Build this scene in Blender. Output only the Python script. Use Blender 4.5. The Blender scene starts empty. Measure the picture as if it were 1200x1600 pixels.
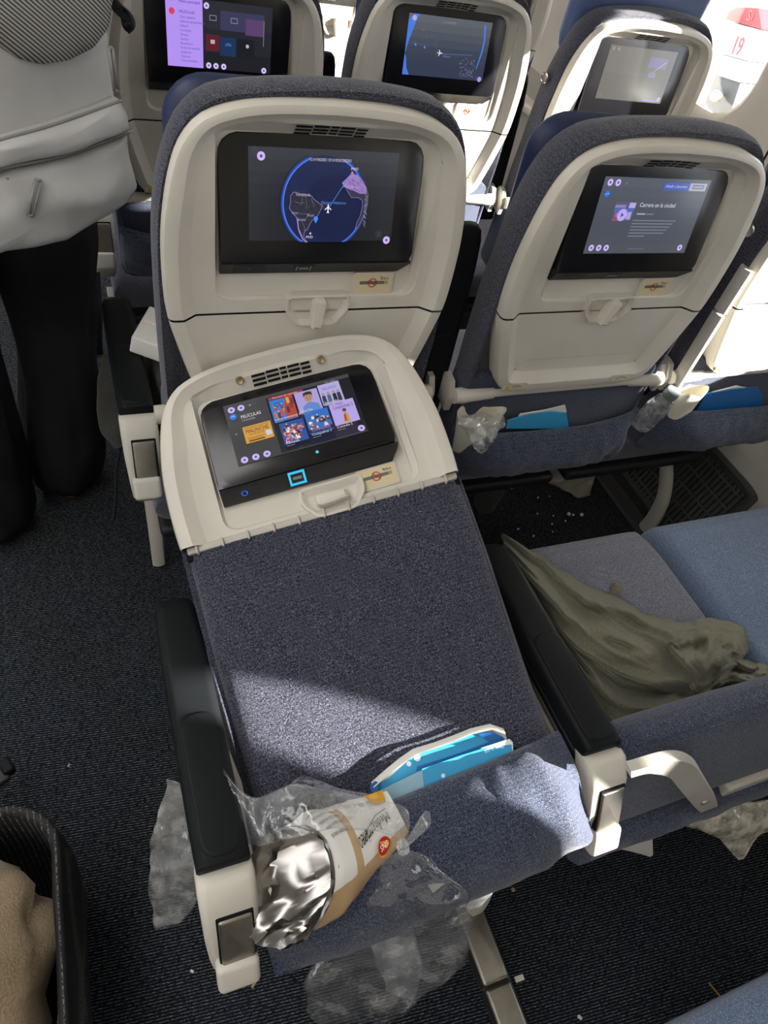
import bpy, bmesh, math, random
from mathutils import Vector, Matrix, Euler, noise
R = math.radians
random.seed(7)
scene = bpy.context.scene
col = scene.collection
pi = math.pi

# ------------------------------------------------------------------ camera
CAM = Vector((-0.05469, -0.23120, 1.38941))
CR = Vector((0.92662622, -0.33284077, 0.17487386))
CU = Vector((0.13455373, 0.72786738, 0.67238707))
CF = Vector((0.35108281, 0.59952156, -0.71924597))
FPX = 1103.84
cam = bpy.data.cameras.new('camera')
cam.sensor_fit = 'VERTICAL'; cam.sensor_height = 24.0; cam.lens = FPX / 1600 * 24.0
cam.clip_start = 0.02
cam_ob = bpy.data.objects.new('camera', cam); col.objects.link(cam_ob)
m = Matrix((CR, CU, -CF)).transposed().to_4x4(); m.translation = CAM
cam_ob.matrix_world = m
scene.camera = cam_ob

# ------------------------------------------------------------------ light
scene.view_settings.view_transform = 'Standard'
scene.view_settings.look = 'None'
scene.view_settings.gamma = 1.0
scene.view_settings.use_curve_mapping = False
scene.view_settings.exposure = 0.0
world = bpy.data.worlds.new('sky'); scene.world = world
world.use_nodes = True
bg = world.node_tree.nodes['Background']
bg.inputs[0].default_value = (0.86, 0.93, 1.0, 1); bg.inputs[1].default_value = 6.4
SUN_DIR = Vector((-1.0, 0.64, -0.45)).normalized()
sl = bpy.data.lights.new('sun', 'SUN'); sl.energy = 36.0; sl.angle = R(0.7); sl.color = (1.0, 0.95, 0.86)
so_ = bpy.data.objects.new('sun', sl); col.objects.link(so_)
so_.rotation_euler = SUN_DIR.to_track_quat('-Z', 'Y').to_euler(); so_.location = (6, -4, 5)
CEIL_FILLS = [((-0.75, 0.9, 2.08), 0.5, 5.0, 43.0), ((0.95, 0.9, 2.08), 0.35, 5.0, 37.0)]  # unseen area fills added under the ceiling to raise the ambient light
for (lc, sx, sy, e) in CEIL_FILLS:
    al = bpy.data.lights.new('ceiling_fill', 'AREA'); al.shape = 'RECTANGLE'; al.size = sx; al.size_y = sy
    al.energy = e; al.color = (1.0, 0.985, 0.96)
    ao = bpy.data.objects.new('ceiling_fill', al); col.objects.link(ao); ao.location = lc

def ray(px, py):
    return CR * ((px - 600) / FPX) - CU * ((py - 800) / FPX) + CF
def at_z(px, py, z):
    r = ray(px, py); return CAM + r * ((z - CAM.z) / r.z)
def at_y(px, py, y):
    r = ray(px, py); return CAM + r * ((y - CAM.y) / r.y)
def at_x(px, py, x):
    r = ray(px, py); return CAM + r * ((x - CAM.x) / r.x)

# ------------------------------------------------------------------ materials
def new_mat(name):
    mt = bpy.data.materials.new(name); mt.use_nodes = True
    nt = mt.node_tree
    return mt, nt, nt.nodes['Principled BSDF']
def lnk(nt, a, b): nt.links.new(a, b)
def node(nt, t, **kw):
    n = nt.nodes.new(t)
    for k, v in kw.items(): setattr(n, k, v)
    return n
def coords(nt, scale, rot=(0, 0, 0), kind='Object'):
    tc = node(nt, 'ShaderNodeTexCoord'); mp = node(nt, 'ShaderNodeMapping')
    mp.inputs['Scale'].default_value = scale; mp.inputs['Rotation'].default_value = rot
    lnk(nt, tc.outputs[kind], mp.inputs['Vector']); return mp.outputs['Vector']
def noise_fac(nt, vec, scale, detail=2, lo=0.0, hi=1.0):
    n = node(nt, 'ShaderNodeTexNoise'); n.inputs['Scale'].default_value = scale; n.inputs['Detail'].default_value = detail
    lnk(nt, vec, n.inputs['Vector'])
    mr = node(nt, 'ShaderNodeMapRange'); mr.inputs['From Min'].default_value = lo; mr.inputs['From Max'].default_value = hi
    lnk(nt, n.outputs['Fac'], mr.inputs['Value']); return mr.outputs['Result']
def mixc(nt, f, a, b):
    mx = node(nt, 'ShaderNodeMix', data_type='RGBA')
    if hasattr(f, 'links') or hasattr(f, 'is_linked'): lnk(nt, f, mx.inputs['Factor'])
    else: mx.inputs['Factor'].default_value = f
    for sock, v in ((mx.inputs[6], a), (mx.inputs[7], b)):
        if isinstance(v, tuple): sock.default_value = (*v, 1)
        else: lnk(nt, v, sock)
    return mx.outputs[2]
def bump(nt, bs, h, strength, dist=0.001):
    b = node(nt, 'ShaderNodeBump'); b.inputs['Strength'].default_value = strength; b.inputs['Distance'].default_value = dist
    lnk(nt, h, b.inputs['Height']); lnk(nt, b.outputs['Normal'], bs.inputs['Normal'])

def plastic(name, c, rough=0.45, wear=0.06, spec=0.4, bumps=0.15):
    mt, nt, bs = new_mat(name)
    v = coords(nt, (1, 1, 1))
    f = noise_fac(nt, v, 9, 4, 0.35, 0.7)
    d = tuple(x * (1 - wear * 2) for x in c)
    lnk(nt, mixc(nt, f, c, d), bs.inputs['Base Color'])
    bs.inputs['Roughness'].default_value = rough; bs.inputs['Specular IOR Level'].default_value = spec
    if bumps:
        bump(nt, bs, noise_fac(nt, v, 900, 1), bumps, 0.0003)
    return mt

def fabric(name, dark, light, amount=0.42, sx=(420, 2400, 2400), bstr=0.5):
    mt, nt, bs = new_mat(name)
    v1 = coords(nt, sx); v2 = coords(nt, (1, 1, 1))
    a = noise_fac(nt, v1, 1.0, 1, 0.43, 0.74)
    b = noise_fac(nt, v2, 1000, 1, 0.40, 0.70)
    rib = node(nt, 'ShaderNodeTexWave', wave_type='BANDS', bands_direction='Z'); rib.inputs['Scale'].default_value = 55
    rib.inputs['Distortion'].default_value = 1.5
    lnk(nt, v2, rib.inputs['Vector'])
    mu = node(nt, 'ShaderNodeMath', operation='MULTIPLY'); lnk(nt, a, mu.inputs[0]); lnk(nt, b, mu.inputs[1])
    ad = node(nt, 'ShaderNodeMath', operation='MULTIPLY_ADD'); lnk(nt, mu.outputs[0], ad.inputs[0]); ad.inputs[1].default_value = 1.5
    rs = node(nt, 'ShaderNodeMath', operation='MULTIPLY'); lnk(nt, rib.outputs['Fac'], rs.inputs[0]); rs.inputs[1].default_value = 0.05
    lnk(nt, rs.outputs[0], ad.inputs[2]); ad.use_clamp = True
    sc_ = node(nt, 'ShaderNodeMath', operation='MULTIPLY'); lnk(nt, ad.outputs[0], sc_.inputs[0]); sc_.inputs[1].default_value = amount / 0.42
    sc_.use_clamp = True
    lnk(nt, mixc(nt, sc_.outputs[0], dark, light), bs.inputs['Base Color'])
    bs.inputs['Roughness'].default_value = 0.95; bs.inputs['Specular IOR Level'].default_value = 0.1
    bs.inputs['Sheen Weight'].default_value = 0.25; bs.inputs['Sheen Roughness'].default_value = 0.5
    bump(nt, bs, sc_.outputs[0], bstr, 0.0012)
    return mt

def simple(name, c, rough=0.6, metal=0.0, spec=0.5):
    return plastic(name, c, rough, 0.04, spec, 0) if not metal else metal_mat(name, c, rough)
def metal_mat(name, c, rough):
    mt, nt, bs = new_mat(name)
    v = coords(nt, (1, 1, 1)); f = noise_fac(nt, v, 40, 3, 0.3, 0.7)
    lnk(nt, mixc(nt, f, c, tuple(x * 0.8 for x in c)), bs.inputs['Base Color'])
    bs.inputs['Metallic'].default_value = 1.0; bs.inputs['Roughness'].default_value = rough
    return mt

M = {}
M['beige'] = plastic('beige_shell_plastic', (0.66, 0.625, 0.55), 0.42, 0.05)
M['beige2'] = plastic('grey_beige_plastic', (0.52, 0.49, 0.43), 0.45, 0.06)
M['taupe'] = metal_mat('taupe_satin_metal', (0.42, 0.39, 0.34), 0.38)
M['fabric'] = fabric('navy_tweed_fabric', (0.006, 0.0075, 0.017), (0.30, 0.31, 0.42))
M['fabric_blue'] = fabric('blue_tweed_fabric', (0.011, 0.017, 0.038), (0.25, 0.285, 0.40))
M['cushion'] = fabric('grey_blue_cushion_fabric', (0.095, 0.098, 0.135), (0.46, 0.47, 0.56), 0.5)  # colour lightened to carry the window light on the cushions
M['cushion_blue'] = fabric('light_blue_cushion_fabric', (0.085, 0.125, 0.22), (0.42, 0.52, 0.68), 0.5)  # lightened too, with the window's bluish sky light in the colour
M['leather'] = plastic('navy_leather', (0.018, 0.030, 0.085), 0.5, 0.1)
M['leather_lit'] = plastic('navy_leather_lit', (0.10, 0.15, 0.31), 0.45, 0.1)  # navy leather brightened to paint window light on one headrest
M['pad'] = plastic('black_armrest_rubber', (0.008, 0.0095, 0.011), 0.5, 0.1, 0.14, 0.1)
M['bezel'] = plastic('black_gloss_bezel', (0.006, 0.006, 0.008), 0.22, 0.0, 0.5, 0)
M['bezel_matt'] = plastic('black_matt_plastic', (0.018, 0.018, 0.020), 0.5, 0.0, 0.4, 0)
M['dark'] = plastic('dark_gap', (0.01, 0.01, 0.011), 0.8, 0.0, 0.1, 0)
M['wall'] = plastic('cabin_sidewall_cream', (0.74, 0.69, 0.61), 0.5, 0.03)
M['wall_low'] = plastic('lower_sidewall_grey', (0.40, 0.38, 0.35), 0.6, 0.05, 0.3, 0.6)
M['white'] = plastic('white_paper', (0.80, 0.78, 0.74), 0.7, 0.03, 0.2, 0)
M['cup'] = plastic('cream_paper_cup', (0.74, 0.70, 0.58), 0.55, 0.03, 0.3, 0)
M['steel'] = metal_mat('steel', (0.6, 0.58, 0.55), 0.3)
M['brass'] = metal_mat('brass_screw', (0.45, 0.36, 0.22), 0.4)
M['grey_grille'] = plastic('dark_grey_grille', (0.055, 0.055, 0.053), 0.5, 0.1, 0.4, 0)

# carpet
def carpet():
    mt, nt, bs = new_mat('ribbed_navy_carpet')
    v = coords(nt, (1, 1, 1), (0, 0, R(6.0)))
    wv = node(nt, 'ShaderNodeTexWave', wave_type='BANDS', bands_direction='Y'); wv.inputs['Scale'].default_value = 1 / 0.0072 / 20 * pi * 3.1
    wv.inputs['Distortion'].default_value = 0.35; wv.inputs['Detail'].default_value = 1; wv.inputs['Detail Scale'].default_value = 30
    lnk(nt, v, wv.inputs['Vector'])
    v2 = coords(nt, (160, 520, 50), (0, 0, R(6.0)))
    dash = noise_fac(nt, v2, 1.0, 1, 0.36, 0.66)
    v3 = coords(nt, (700, 700, 700), (0, 0, R(6.0)))
    loop = noise_fac(nt, v3, 1.0, 0, 0.3, 0.7)
    mr = node(nt, 'ShaderNodeMapRange'); mr.inputs['From Min'].default_value = 0.45; mr.inputs['From Max'].default_value = 0.90
    lnk(nt, wv.outputs['Fac'], mr.inputs['Value'])
    mu = node(nt, 'ShaderNodeMath', operation='MULTIPLY'); lnk(nt, mr.outputs[0], mu.inputs[0]); lnk(nt, dash, mu.inputs[1])
    mu2 = node(nt, 'ShaderNodeMath', operation='MULTIPLY'); lnk(nt, mu.outputs[0], mu2.inputs[0]); lnk(nt, loop, mu2.inputs[1])
    v4 = coords(nt, (1, 1, 1)); big = noise_fac(nt, v4, 7, 3, 0.35, 0.65)
    base = mixc(nt, big, (0.006, 0.008, 0.011), (0.007, 0.010, 0.018))
    lnk(nt, mixc(nt, mu2.outputs[0], base, (0.30, 0.31, 0.32)), bs.inputs['Base Color'])
    bs.inputs['Roughness'].default_value = 0.95; bs.inputs['Specular IOR Level'].default_value = 0.1
    bump(nt, bs, mu2.outputs[0], 0.5, 0.002)
    return mt
M['carpet'] = carpet()

def plastic_film(name, tint=(0.9, 0.92, 0.93), body=0.09, gloss=0.36):
    mt, nt, bs = new_mat(name)
    nt.nodes.remove(bs)
    out = nt.nodes['Material Output']
    tr = node(nt, 'ShaderNodeBsdfTransparent'); tr.inputs[0].default_value = (0.97, 0.975, 0.98, 1)
    gl = node(nt, 'ShaderNodeBsdfGlossy'); gl.inputs['Roughness'].default_value = 0.13; gl.inputs[0].default_value = (1, 1, 1, 1)
    df = node(nt, 'ShaderNodeBsdfDiffuse'); df.inputs[0].default_value = (*tint, 1)
    ts = node(nt, 'ShaderNodeBsdfTranslucent'); ts.inputs[0].default_value = (*tint, 1)
    v = coords(nt, (1, 1, 1)); n1 = noise_fac(nt, v, 45, 4, 0.40, 0.62); 
    bp = node(nt, 'ShaderNodeBump'); bp.inputs['Strength'].default_value = 0.9; bp.inputs['Distance'].default_value = 0.006
    lnk(nt, noise_fac(nt, v, 34, 2), bp.inputs['Height'])
    lnk(nt, bp.outputs['Normal'], gl.inputs['Normal'])
    lw = node(nt, 'ShaderNodeLayerWeight'); lw.inputs['Blend'].default_value = 0.35; lnk(nt, bp.outputs['Normal'], lw.inputs['Normal'])
    dt = node(nt, 'ShaderNodeMixShader'); dt.inputs[0].default_value = 0.5; lnk(nt, df.outputs[0], dt.inputs[1]); lnk(nt, ts.outputs[0], dt.inputs[2])
    m1 = node(nt, 'ShaderNodeMixShader')
    f1 = node(nt, 'ShaderNodeMath', operation='MULTIPLY_ADD'); lnk(nt, n1, f1.inputs[0]); f1.inputs[1].default_value = body; f1.inputs[2].default_value = body * 0.35
    lnk(nt, f1.outputs[0], m1.inputs[0]); lnk(nt, tr.outputs[0], m1.inputs[1]); lnk(nt, dt.outputs[0], m1.inputs[2])
    m2 = node(nt, 'ShaderNodeMixShader')
    f2 = node(nt, 'ShaderNodeMath', operation='MULTIPLY_ADD'); lnk(nt, lw.outputs['Facing'], f2.inputs[0]); f2.inputs[1].default_value = gloss; f2.inputs[2].default_value = 0.04
    lnk(nt, f2.outputs[0], m2.inputs[0]); lnk(nt, m1.outputs[0], m2.inputs[1]); lnk(nt, gl.outputs[0], m2.inputs[2])
    lnk(nt, m2.outputs[0], out.inputs['Surface'])
    return mt
M['film'] = plastic_film('clear_plastic_film')
M['film_grey'] = plastic_film('clear_plastic_film_dense', (0.85, 0.86, 0.86), 0.3, 0.3)
M['film_yellow'] = plastic_film('clear_plastic_wrapped_blanket', (0.90, 0.86, 0.72), 0.8, 0.2)

def glass():
    mt, nt, bs = new_mat('window_pane'); nt.nodes.remove(bs); out = nt.nodes['Material Output']
    tr = node(nt, 'ShaderNodeBsdfTransparent'); gl = node(nt, 'ShaderNodeBsdfGlossy'); gl.inputs['Roughness'].default_value = 0.02
    fr = node(nt, 'ShaderNodeFresnel'); fr.inputs[0].default_value = 1.25
    mx = node(nt, 'ShaderNodeMixShader'); lnk(nt, fr.outputs[0], mx.inputs[0]); lnk(nt, tr.outputs[0], mx.inputs[1]); lnk(nt, gl.outputs[0], mx.inputs[2])
    lnk(nt, mx.outputs[0], out.inputs['Surface']); return mt
M['glass'] = glass()

def vcol(name, rough=0.5, emit=0.0, spec=0.3):
    mt, nt, bs = new_mat(name)
    at = node(nt, 'ShaderNodeAttribute', attribute_name='Col')
    if emit:
        bs.inputs['Base Color'].default_value = (0.01, 0.01, 0.012, 1)
        lnk(nt, at.outputs['Color'], bs.inputs['Emission Color']); bs.inputs['Emission Strength'].default_value = emit
    else:
        lnk(nt, at.outputs['Color'], bs.inputs['Base Color'])
    bs.inputs['Roughness'].default_value = rough; bs.inputs['Specular IOR Level'].default_value = spec
    return mt
M['lcd'] = vcol('lit_display', 0.17, 1.0, 0.5)
M['print'] = vcol('printed_label', 0.5)
M['print_gloss'] = vcol('printed_gloss_paper', 0.3)

# ------------------------------------------------------------------ mesh helpers
def link_mesh(name, verts, faces, mats, parent=None, smooth=True, sharp=35, mi=None, cols=None, origin=None):
    me = bpy.data.meshes.new(name)
    if origin is not None:
        o = Vector(origin); verts = [Vector(v) - o for v in verts]
    me.from_pydata([tuple(v) for v in verts], [], faces)
    if not isinstance(mats, (list, tuple)): mats = [mats]
    for mm in mats: me.materials.append(mm)
    if mi: me.polygons.foreach_set('material_index', mi)
    if cols:
        a = me.color_attributes.new('Col', 'FLOAT_COLOR', 'CORNER')
        flat = []
        for p, c in zip(me.polygons, cols):
            for _ in p.loop_indices: flat += [c[0], c[1], c[2], 1.0]
        a.data.foreach_set('color', flat)
    bm = bmesh.new(); bm.from_mesh(me)
    if cols is None: bmesh.ops.recalc_face_normals(bm, faces=bm.faces)
    bm.to_mesh(me); bm.free()
    if smooth:
        me.polygons.foreach_set('use_smooth', [True] * len(me.polygons))
        if sharp and sharp < 180: me.set_sharp_from_angle(angle=R(sharp))
    me.update()
    ob = bpy.data.objects.new(name, me); col.objects.link(ob)
    if origin is not None: ob.location = origin
    if parent: ob.parent = parent
    return ob

class MB:
    def __init__(s): s.v = []; s.f = []; s.mi = []
    def add(s, vs, fs, k=0, mat=None):
        o = len(s.v)
        s.v += [(mat @ Vector(v)) if mat else Vector(v) for v in vs]
        s.f += [tuple(i + o for i in f) for f in fs]; s.mi += [k] * len(fs)
        return s
    def rings(s, rings, k=0, mat=None, cap0=True, cap1=True, closed=True):
        n = len(rings[0]); vs = [p for r_ in rings for p in r_]; fs = []
        for i in range(len(rings) - 1):
            for j in range(n if closed else n - 1):
                a = i * n + j; b = i * n + (j + 1) % n
                fs.append((a, b, b + n, a + n))
        if closed and cap0: fs.append(tuple(range(n - 1, -1, -1)))
        if closed and cap1: fs.append(tuple((len(rings) - 1) * n + j for j in range(n)))
        return s.add(vs, fs, k, mat)
    def rbox(s, c, size, r, k=0, mat=None, seg=4, axis='z'):
        sx, sy, sz = size; r = min(r, sx / 2 - 1e-5, sy / 2 - 1e-5, sz / 2 - 1e-5)
        rings = []
        prof = []
        for i in range(seg + 1):
            a = pi / 2 * i / seg; prof.append((r * (1 - math.sin(a)), -sz / 2 + r * (1 - math.cos(a))))
        prof += [(x, -z) for x, z in reversed(prof)]
        for ins, z in prof:
            rings.append([(c[0] + x, c[1] + y, c[2] + z) for x, y in rrect(sx - 2 * ins, sy - 2 * ins, max(r - ins, 0.0002), seg)])
        return s.rings(rings, k, mat)
    def tube(s, pts, rad, seg=10, k=0, mat=None, cap=True, flat=None):
        pts = [Vector(p) for p in pts]; rings = []
        up = Vector((0, 0, 1)); last = None
        for i, p in enumerate(pts):
            t = (pts[min(i + 1, len(pts) - 1)] - pts[max(i - 1, 0)]).normalized()
            if last is None:
                a = t.cross(up)
                if a.length < 0.1: a = t.cross(Vector((1, 0, 0)))
            else: a = last - t * last.dot(t)
            a.normalize(); last = a; b = t.cross(a)
            rr = rad[i] if isinstance(rad, (list, tuple)) else rad
            fx, fy = flat if flat else (1, 1)
            rings.append([p + a * (rr * fx * math.cos(2 * pi * j / seg)) + b * (rr * fy * math.sin(2 * pi * j / seg)) for j in range(seg)])
        return s.rings(rings, k, mat, cap, cap)
    def lathe(s, prof, c=(0, 0, 0), seg=24, k=0, mat=None, caps=True):
        rings = [[(c[0] + r_ * math.cos(2 * pi * j / seg), c[1] + r_ * math.sin(2 * pi * j / seg), c[2] + z) for j in range(seg)] for r_, z in prof]
        return s.rings(rings, k, mat, caps, caps)
    def build(s, name, mats, parent=None, sharp=35, origin=None, smooth=True):
        return link_mesh(name, s.v, s.f, mats, parent, smooth, sharp, s.mi, None, origin)

def rrect(w, h, r, seg=4):
    r = min(r, w / 2, h / 2); pts = []
    for cx, cy, a0 in ((w / 2 - r, h / 2 - r, 0), (-w / 2 + r, h / 2 - r, 90), (-w / 2 + r, -h / 2 + r, 180), (w / 2 - r, -h / 2 + r, 270)):
        for i in range(seg + 1):
            a = R(a0 + 90 * i / seg); pts.append((cx + r * math.cos(a), cy + r * math.sin(a)))
    return pts

def catmull(pts, n, closed=False):
    P = [Vector(p) for p in pts]; out = []; N = len(P)
    segs = N if closed else N - 1
    for i in range(segs):
        g = lambda k: P[k % N] if closed else P[max(0, min(N - 1, k))]
        p0, p1, p2, p3 = g(i - 1), g(i), g(i + 1), g(i + 2)
        for j in range(n):
            t = j / n
            out.append(0.5 * ((2 * p1) + (p2 - p0) * t + (2 * p0 - 5 * p1 + 4 * p2 - p3) * t * t + (3 * p1 - p0 - 3 * p2 + p3) * t ** 3))
    if not closed: out.append(P[-1])
    return out
def resample(loop, n):
    L = [Vector(p) for p in loop]; L2 = L + [L[0]]; d = [0]
    for a, b in zip(L2, L2[1:]): d.append(d[-1] + (b - a).length)
    out = []; k = 0
    for i in range(n):
        t = d[-1] * i / n
        while d[k + 1] < t: k += 1
        f = (t - d[k]) / max(1e-9, d[k + 1] - d[k]); out.append(L2[k].lerp(L2[k + 1], f))
    return out
def inset(loop, d):
    n = len(loop); out = []
    for i in range(n):
        a, b, c = loop[i - 1], loop[i], loop[(i + 1) % n]
        t = (c - a).normalized(); nr = Vector((-t.y, t.x))
        dd = d(b) if callable(d) else d
        out.append(b + nr * dd)
    return out

def tag(o, label, cat, group=None, kind=None):
    o['label'] = label; o['category'] = cat
    if group: o['group'] = group
    if kind: o['kind'] = kind
    return o
def empty(name, loc, label=None, cat=None, group=None):
    o = bpy.data.objects.new(name, None); col.objects.link(o); o.location = loc; o.empty_display_size = 0.05
    if label: tag(o, label, cat, group)
    return o
def structure(o): o['kind'] = 'structure'; return o

# text to flat mesh -------------------------------------------------
_txt = {}
def text_geo(body):
    if body not in _txt:
        cu = bpy.data.curves.new('lettering', 'FONT'); cu.body = body; cu.size = 1.0; cu.resolution_u = 2
        ob = bpy.data.objects.new('lettering', cu)
        me = bpy.data.meshes.new_from_object(ob)
        vs = [(v.co.x, v.co.y) for v in me.vertices]; fs = [tuple(p.vertices) for p in me.polygons]
        w = max([v[0] for v in vs], default=1)
        bpy.data.objects.remove(ob); bpy.data.meshes.remove(me); bpy.data.curves.remove(cu)
        _txt[body] = (vs, fs, w)
    return _txt[body]

def srgb(h):
    if isinstance(h, str):
        h = h.lstrip('#'); c = [int(h[i:i + 2], 16) / 255 for i in (0, 2, 4)]
    else: c = [x / 255 for x in h]
    return tuple(x / 12.92 if x <= 0.04045 else ((x + 0.055) / 1.055) ** 2.4 for x in c)

class G:
    """flat printed graphics in local (u,v), layered towards the viewer"""
    def __init__(s, clip=None): s.v = []; s.f = []; s.c = []; s.z = 0.0; s.clip = clip; s.eps = 0.00006
    def poly(s, pts, c):
        s.z += s.eps; o = len(s.v)
        if s.clip:
            a, b, c0, d = s.clip; pts = [(min(max(x, a), b), min(max(y, c0), d)) for x, y in pts]
        s.v += [(x, y, s.z) for x, y in pts]; s.f.append(tuple(range(o, o + len(pts)))); s.c.append(srgb(c)); return s
    def rect(s, x0, y0, x1, y1, c): return s.poly([(x0, y0), (x1, y0), (x1, y1), (x0, y1)], c)
    def disc(s, x, y, r, c, ry=None, n=28): return s.poly([(x + r * math.cos(2 * pi * i / n), y + (ry or r) * math.sin(2 * pi * i / n)) for i in range(n)], c)
    def line(s, pts, w, c):
        for (x0, y0), (x1, y1) in zip(pts, pts[1:]):
            d = Vector((x1 - x0, y1 - y0)); L = d.length
            if L < 1e-9: continue
            n = Vector((-d.y, d.x)) * (w / 2 / L)
            s.poly([(x0 + n.x, y0 + n.y), (x0 - n.x, y0 - n.y), (x1 - n.x, y1 - n.y), (x1 + n.x, y1 + n.y)], c)
        return s
    def ring(s, x, y, r0, r1, c, a0=0, a1=360, n=48):
        s.z += s.eps
        for i in range(n):
            q = []
            for r_, k in ((r0, i), (r1, i), (r1, i + 1), (r0, i + 1)):
                a = R(a0 + (a1 - a0) * k / n); q.append((x + r_ * math.cos(a), y + r_ * math.sin(a)))
            if s.clip:
                A, B, C, D = s.clip; q = [(min(max(px, A), B), min(max(py, C), D)) for px, py in q]
            o = len(s.v); s.v += [(px, py, s.z) for px, py in q]; s.f.append((o, o + 1, o + 2, o + 3)); s.c.append(srgb(c))
        return s
    def text(s, body, x, y, size, c, center=False, rot=0.0, maxw=None):
        vs, fs, w = text_geo(body); sx = size
        if maxw and w * size > maxw: sx = maxw / w
        s.z += s.eps; o = len(s.v); ca, sa = math.cos(rot), math.sin(rot)
        for a, b in vs:
            a = a * sx - (w * sx / 2 if center else 0); b = b * size
            s.v.append((x + a * ca - b * sa, y + a * sa + b * ca, s.z))
        s.f += [tuple(i + o for i in f) for f in fs]; s.c += [srgb(c)] * len(fs); return s
    def build(s, name, mat, fn, parent=None, origin=None):
        vs = [fn(x, y, z) for x, y, z in s.v]
        return link_mesh(name, vs, s.f, mat, parent, False, 0, None, s.c, origin)

# ------------------------------------------------------------------ room shell
W = 0.485; PITCH = 0.7415; PITCH2 = 0.7547; HY = -0.0665; HZ = 0.5145; SO = 0.087
ROWY = {2: -0.75, 1: 0.0, 0: PITCH, -1: PITCH + PITCH2, -2: PITCH + 2 * PITCH2, -3: PITCH + 3 * PITCH2}
WX = 1.62
def build_room():
    mb = MB(); nx, ny = 60, 90
    x0, x1, y0, y1 = -3.2, 1.5, -2.2, 5.2
    mb.add([(x0, y0, 0), (x1, y0, 0), (x1, y1, 0), (x0, y1, 0), (x0, y0, -.03), (x1, y0, -.03), (x1, y1, -.03), (x0, y1, -.03)],
           [(0, 1, 2, 3), (7, 6, 5, 4), (0, 4, 5, 1), (1, 5, 6, 2), (2, 6, 7, 3), (3, 7, 4, 0)])
    structure(mb.build('floor', M['carpet'], smooth=False))
    mb = MB(); prof = [(-3.4, 1.75), (-2.9, 2.12), (-1.0, 2.16), (0.6, 2.12), (1.1, 2.02), (1.45, 1.78)]
    rings = [[(x, y0, z) for x, z in prof] + [(x, y0, z + .04) for x, z in reversed(prof)], [(x, y1, z) for x, z in prof] + [(x, y1, z + .04) for x, z in reversed(prof)]]
    mb.rings(rings); structure(mb.build('ceiling', M['wall'], sharp=30))
    # bulkheads fore and aft close the cabin
    for nm, y in (('wall_front', y1), ('wall_back', y0)):
        mb = MB(); mb.rbox((-0.9, y, 1.05), (5.2, .04, 2.3), .005); structure(mb.build(nm, M['wall']))
    # right side wall : lower curve, window band, upper curve
    CEN = [-1.545 + 0.61 * k for k in range(10)]   # window centres
    HW, Z0, Z1, RC = 0.150, 0.88, 1.36, 0.12
    ya, yb = CEN[0] - .305, CEN[-1] + .305
    mb = MB()
    low = [(1.44, 0.0), (1.47, .10), (1.555, .35), (1.60, .55), (WX, .70)]
    up = [(WX, 1.46), (1.60, 1.56), (1.52, 1.70), (1.42, 1.80)]
    for P_, k in ((up, 0),):
        mb.rings([[(x, y, z) for x, z in P_] for y in (ya, yb)], k, closed=False)
    N = 40
    for c in CEN:
        hole = resample([Vector((a, b)) for a, b in rrect(2 * HW, Z1 - Z0, RC, 8)], N)
        zc = (Z0 + Z1) / 2; rect = []
        hw, z0r, z1r = .305, .70 - zc, 1.46 - zc
        for p in hole:
            t = min(hw / max(abs(p.x), 1e-6), (z1r if p.y > 0 else -z0r) / max(abs(p.y), 1e-6)); rect.append(p * t)
        # snap corners
        for cx in (-hw, hw):
            for cz in (z0r, z1r):
                i = min(range(N), key=lambda i: (rect[i] - Vector((cx, cz))).length); rect[i] = Vector((cx, cz))
        lip = [p + p.normalized() * .018 for p in hole]
        rr = [[(WX, c + p.x, zc + p.y) for p in rect], [(WX, c + p.x, zc + p.y) for p in lip],
              [(WX + .012, c + p.x, zc + p.y) for p in hole], [(WX + .115, c + p.x * 1.28, zc + p.y * 1.12) for p in hole]]
        mb.rings(rr, 0, None, False, False)
    w = structure(mb.build('wall_right', M['wall'], sharp=40))
    # lower panel with its air-return grille
    mb = MB(); mb.rings([[(x, y, z) for x, z in low] for y in (ya, yb)], 0, closed=False)
    structure(mb.build('baseboard_right', M['wall_low'], sharp=60))
    # outer skin so that no light leaks round the panels
    mb = MB()
    for za, zb in ((-.05, .76), (1.40, 2.3)): mb.rbox((WX + .13, (ya + yb) / 2, (za + zb) / 2), (.03, yb - ya, zb - za), .002)
    for a, b in zip([ya - 0.4] + [c + HW + .07 for c in CEN], [c - HW - .07 for c in CEN] + [yb + .4]):
        mb.rbox((WX + .13, (a + b) / 2, 1.08), (.03, b - a, .70), .002)
    structure(mb.build('trim_1', M['wall']))
    for i, c in enumerate(CEN):
        mb = MB(); mb.rings([[(WX + .080, c + p[0], 1.08 + p[1]) for p in rrect(2 * HW * 1.22, .61, .13, 6)], [(WX + .084, c + p[0], 1.08 + p[1]) for p in rrect(2 * HW * 1.22, .61, .13, 6)]])
        o = structure(mb.build('window_%d' % (i + 1), M['glass']))
    # panel seams beside the windows
    mb = MB()
    for c in CEN[:-1]:
        y = c + .305
        mb.rbox((WX - .0008, y, 1.08), (.004, .005, .78), .001)
    structure(mb.build('trim_2', M['dark']))
    # arm ledge of the lower sidewall
    mb = MB(); mb.rbox((1.585, (ya + yb) / 2, .60), (.07, yb - ya, .035), .012)
    structure(mb.build('trim_3', M['wall']))
    # left side of the cabin, far across
    mb = MB(); mb.rbox((-3.3, (y0 + y1) / 2, .40), (.04, y1 - y0, .9), .002); mb.rbox((-3.3, (y0 + y1) / 2, 1.6), (.04, y1 - y0, .55), .002)
    for k in range(11): mb.rbox((-3.3, y0 + .3 + k * .66, 1.08), (.04, .36, .6), .002)
    structure(mb.build('wall_left', M['wall']))
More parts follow.
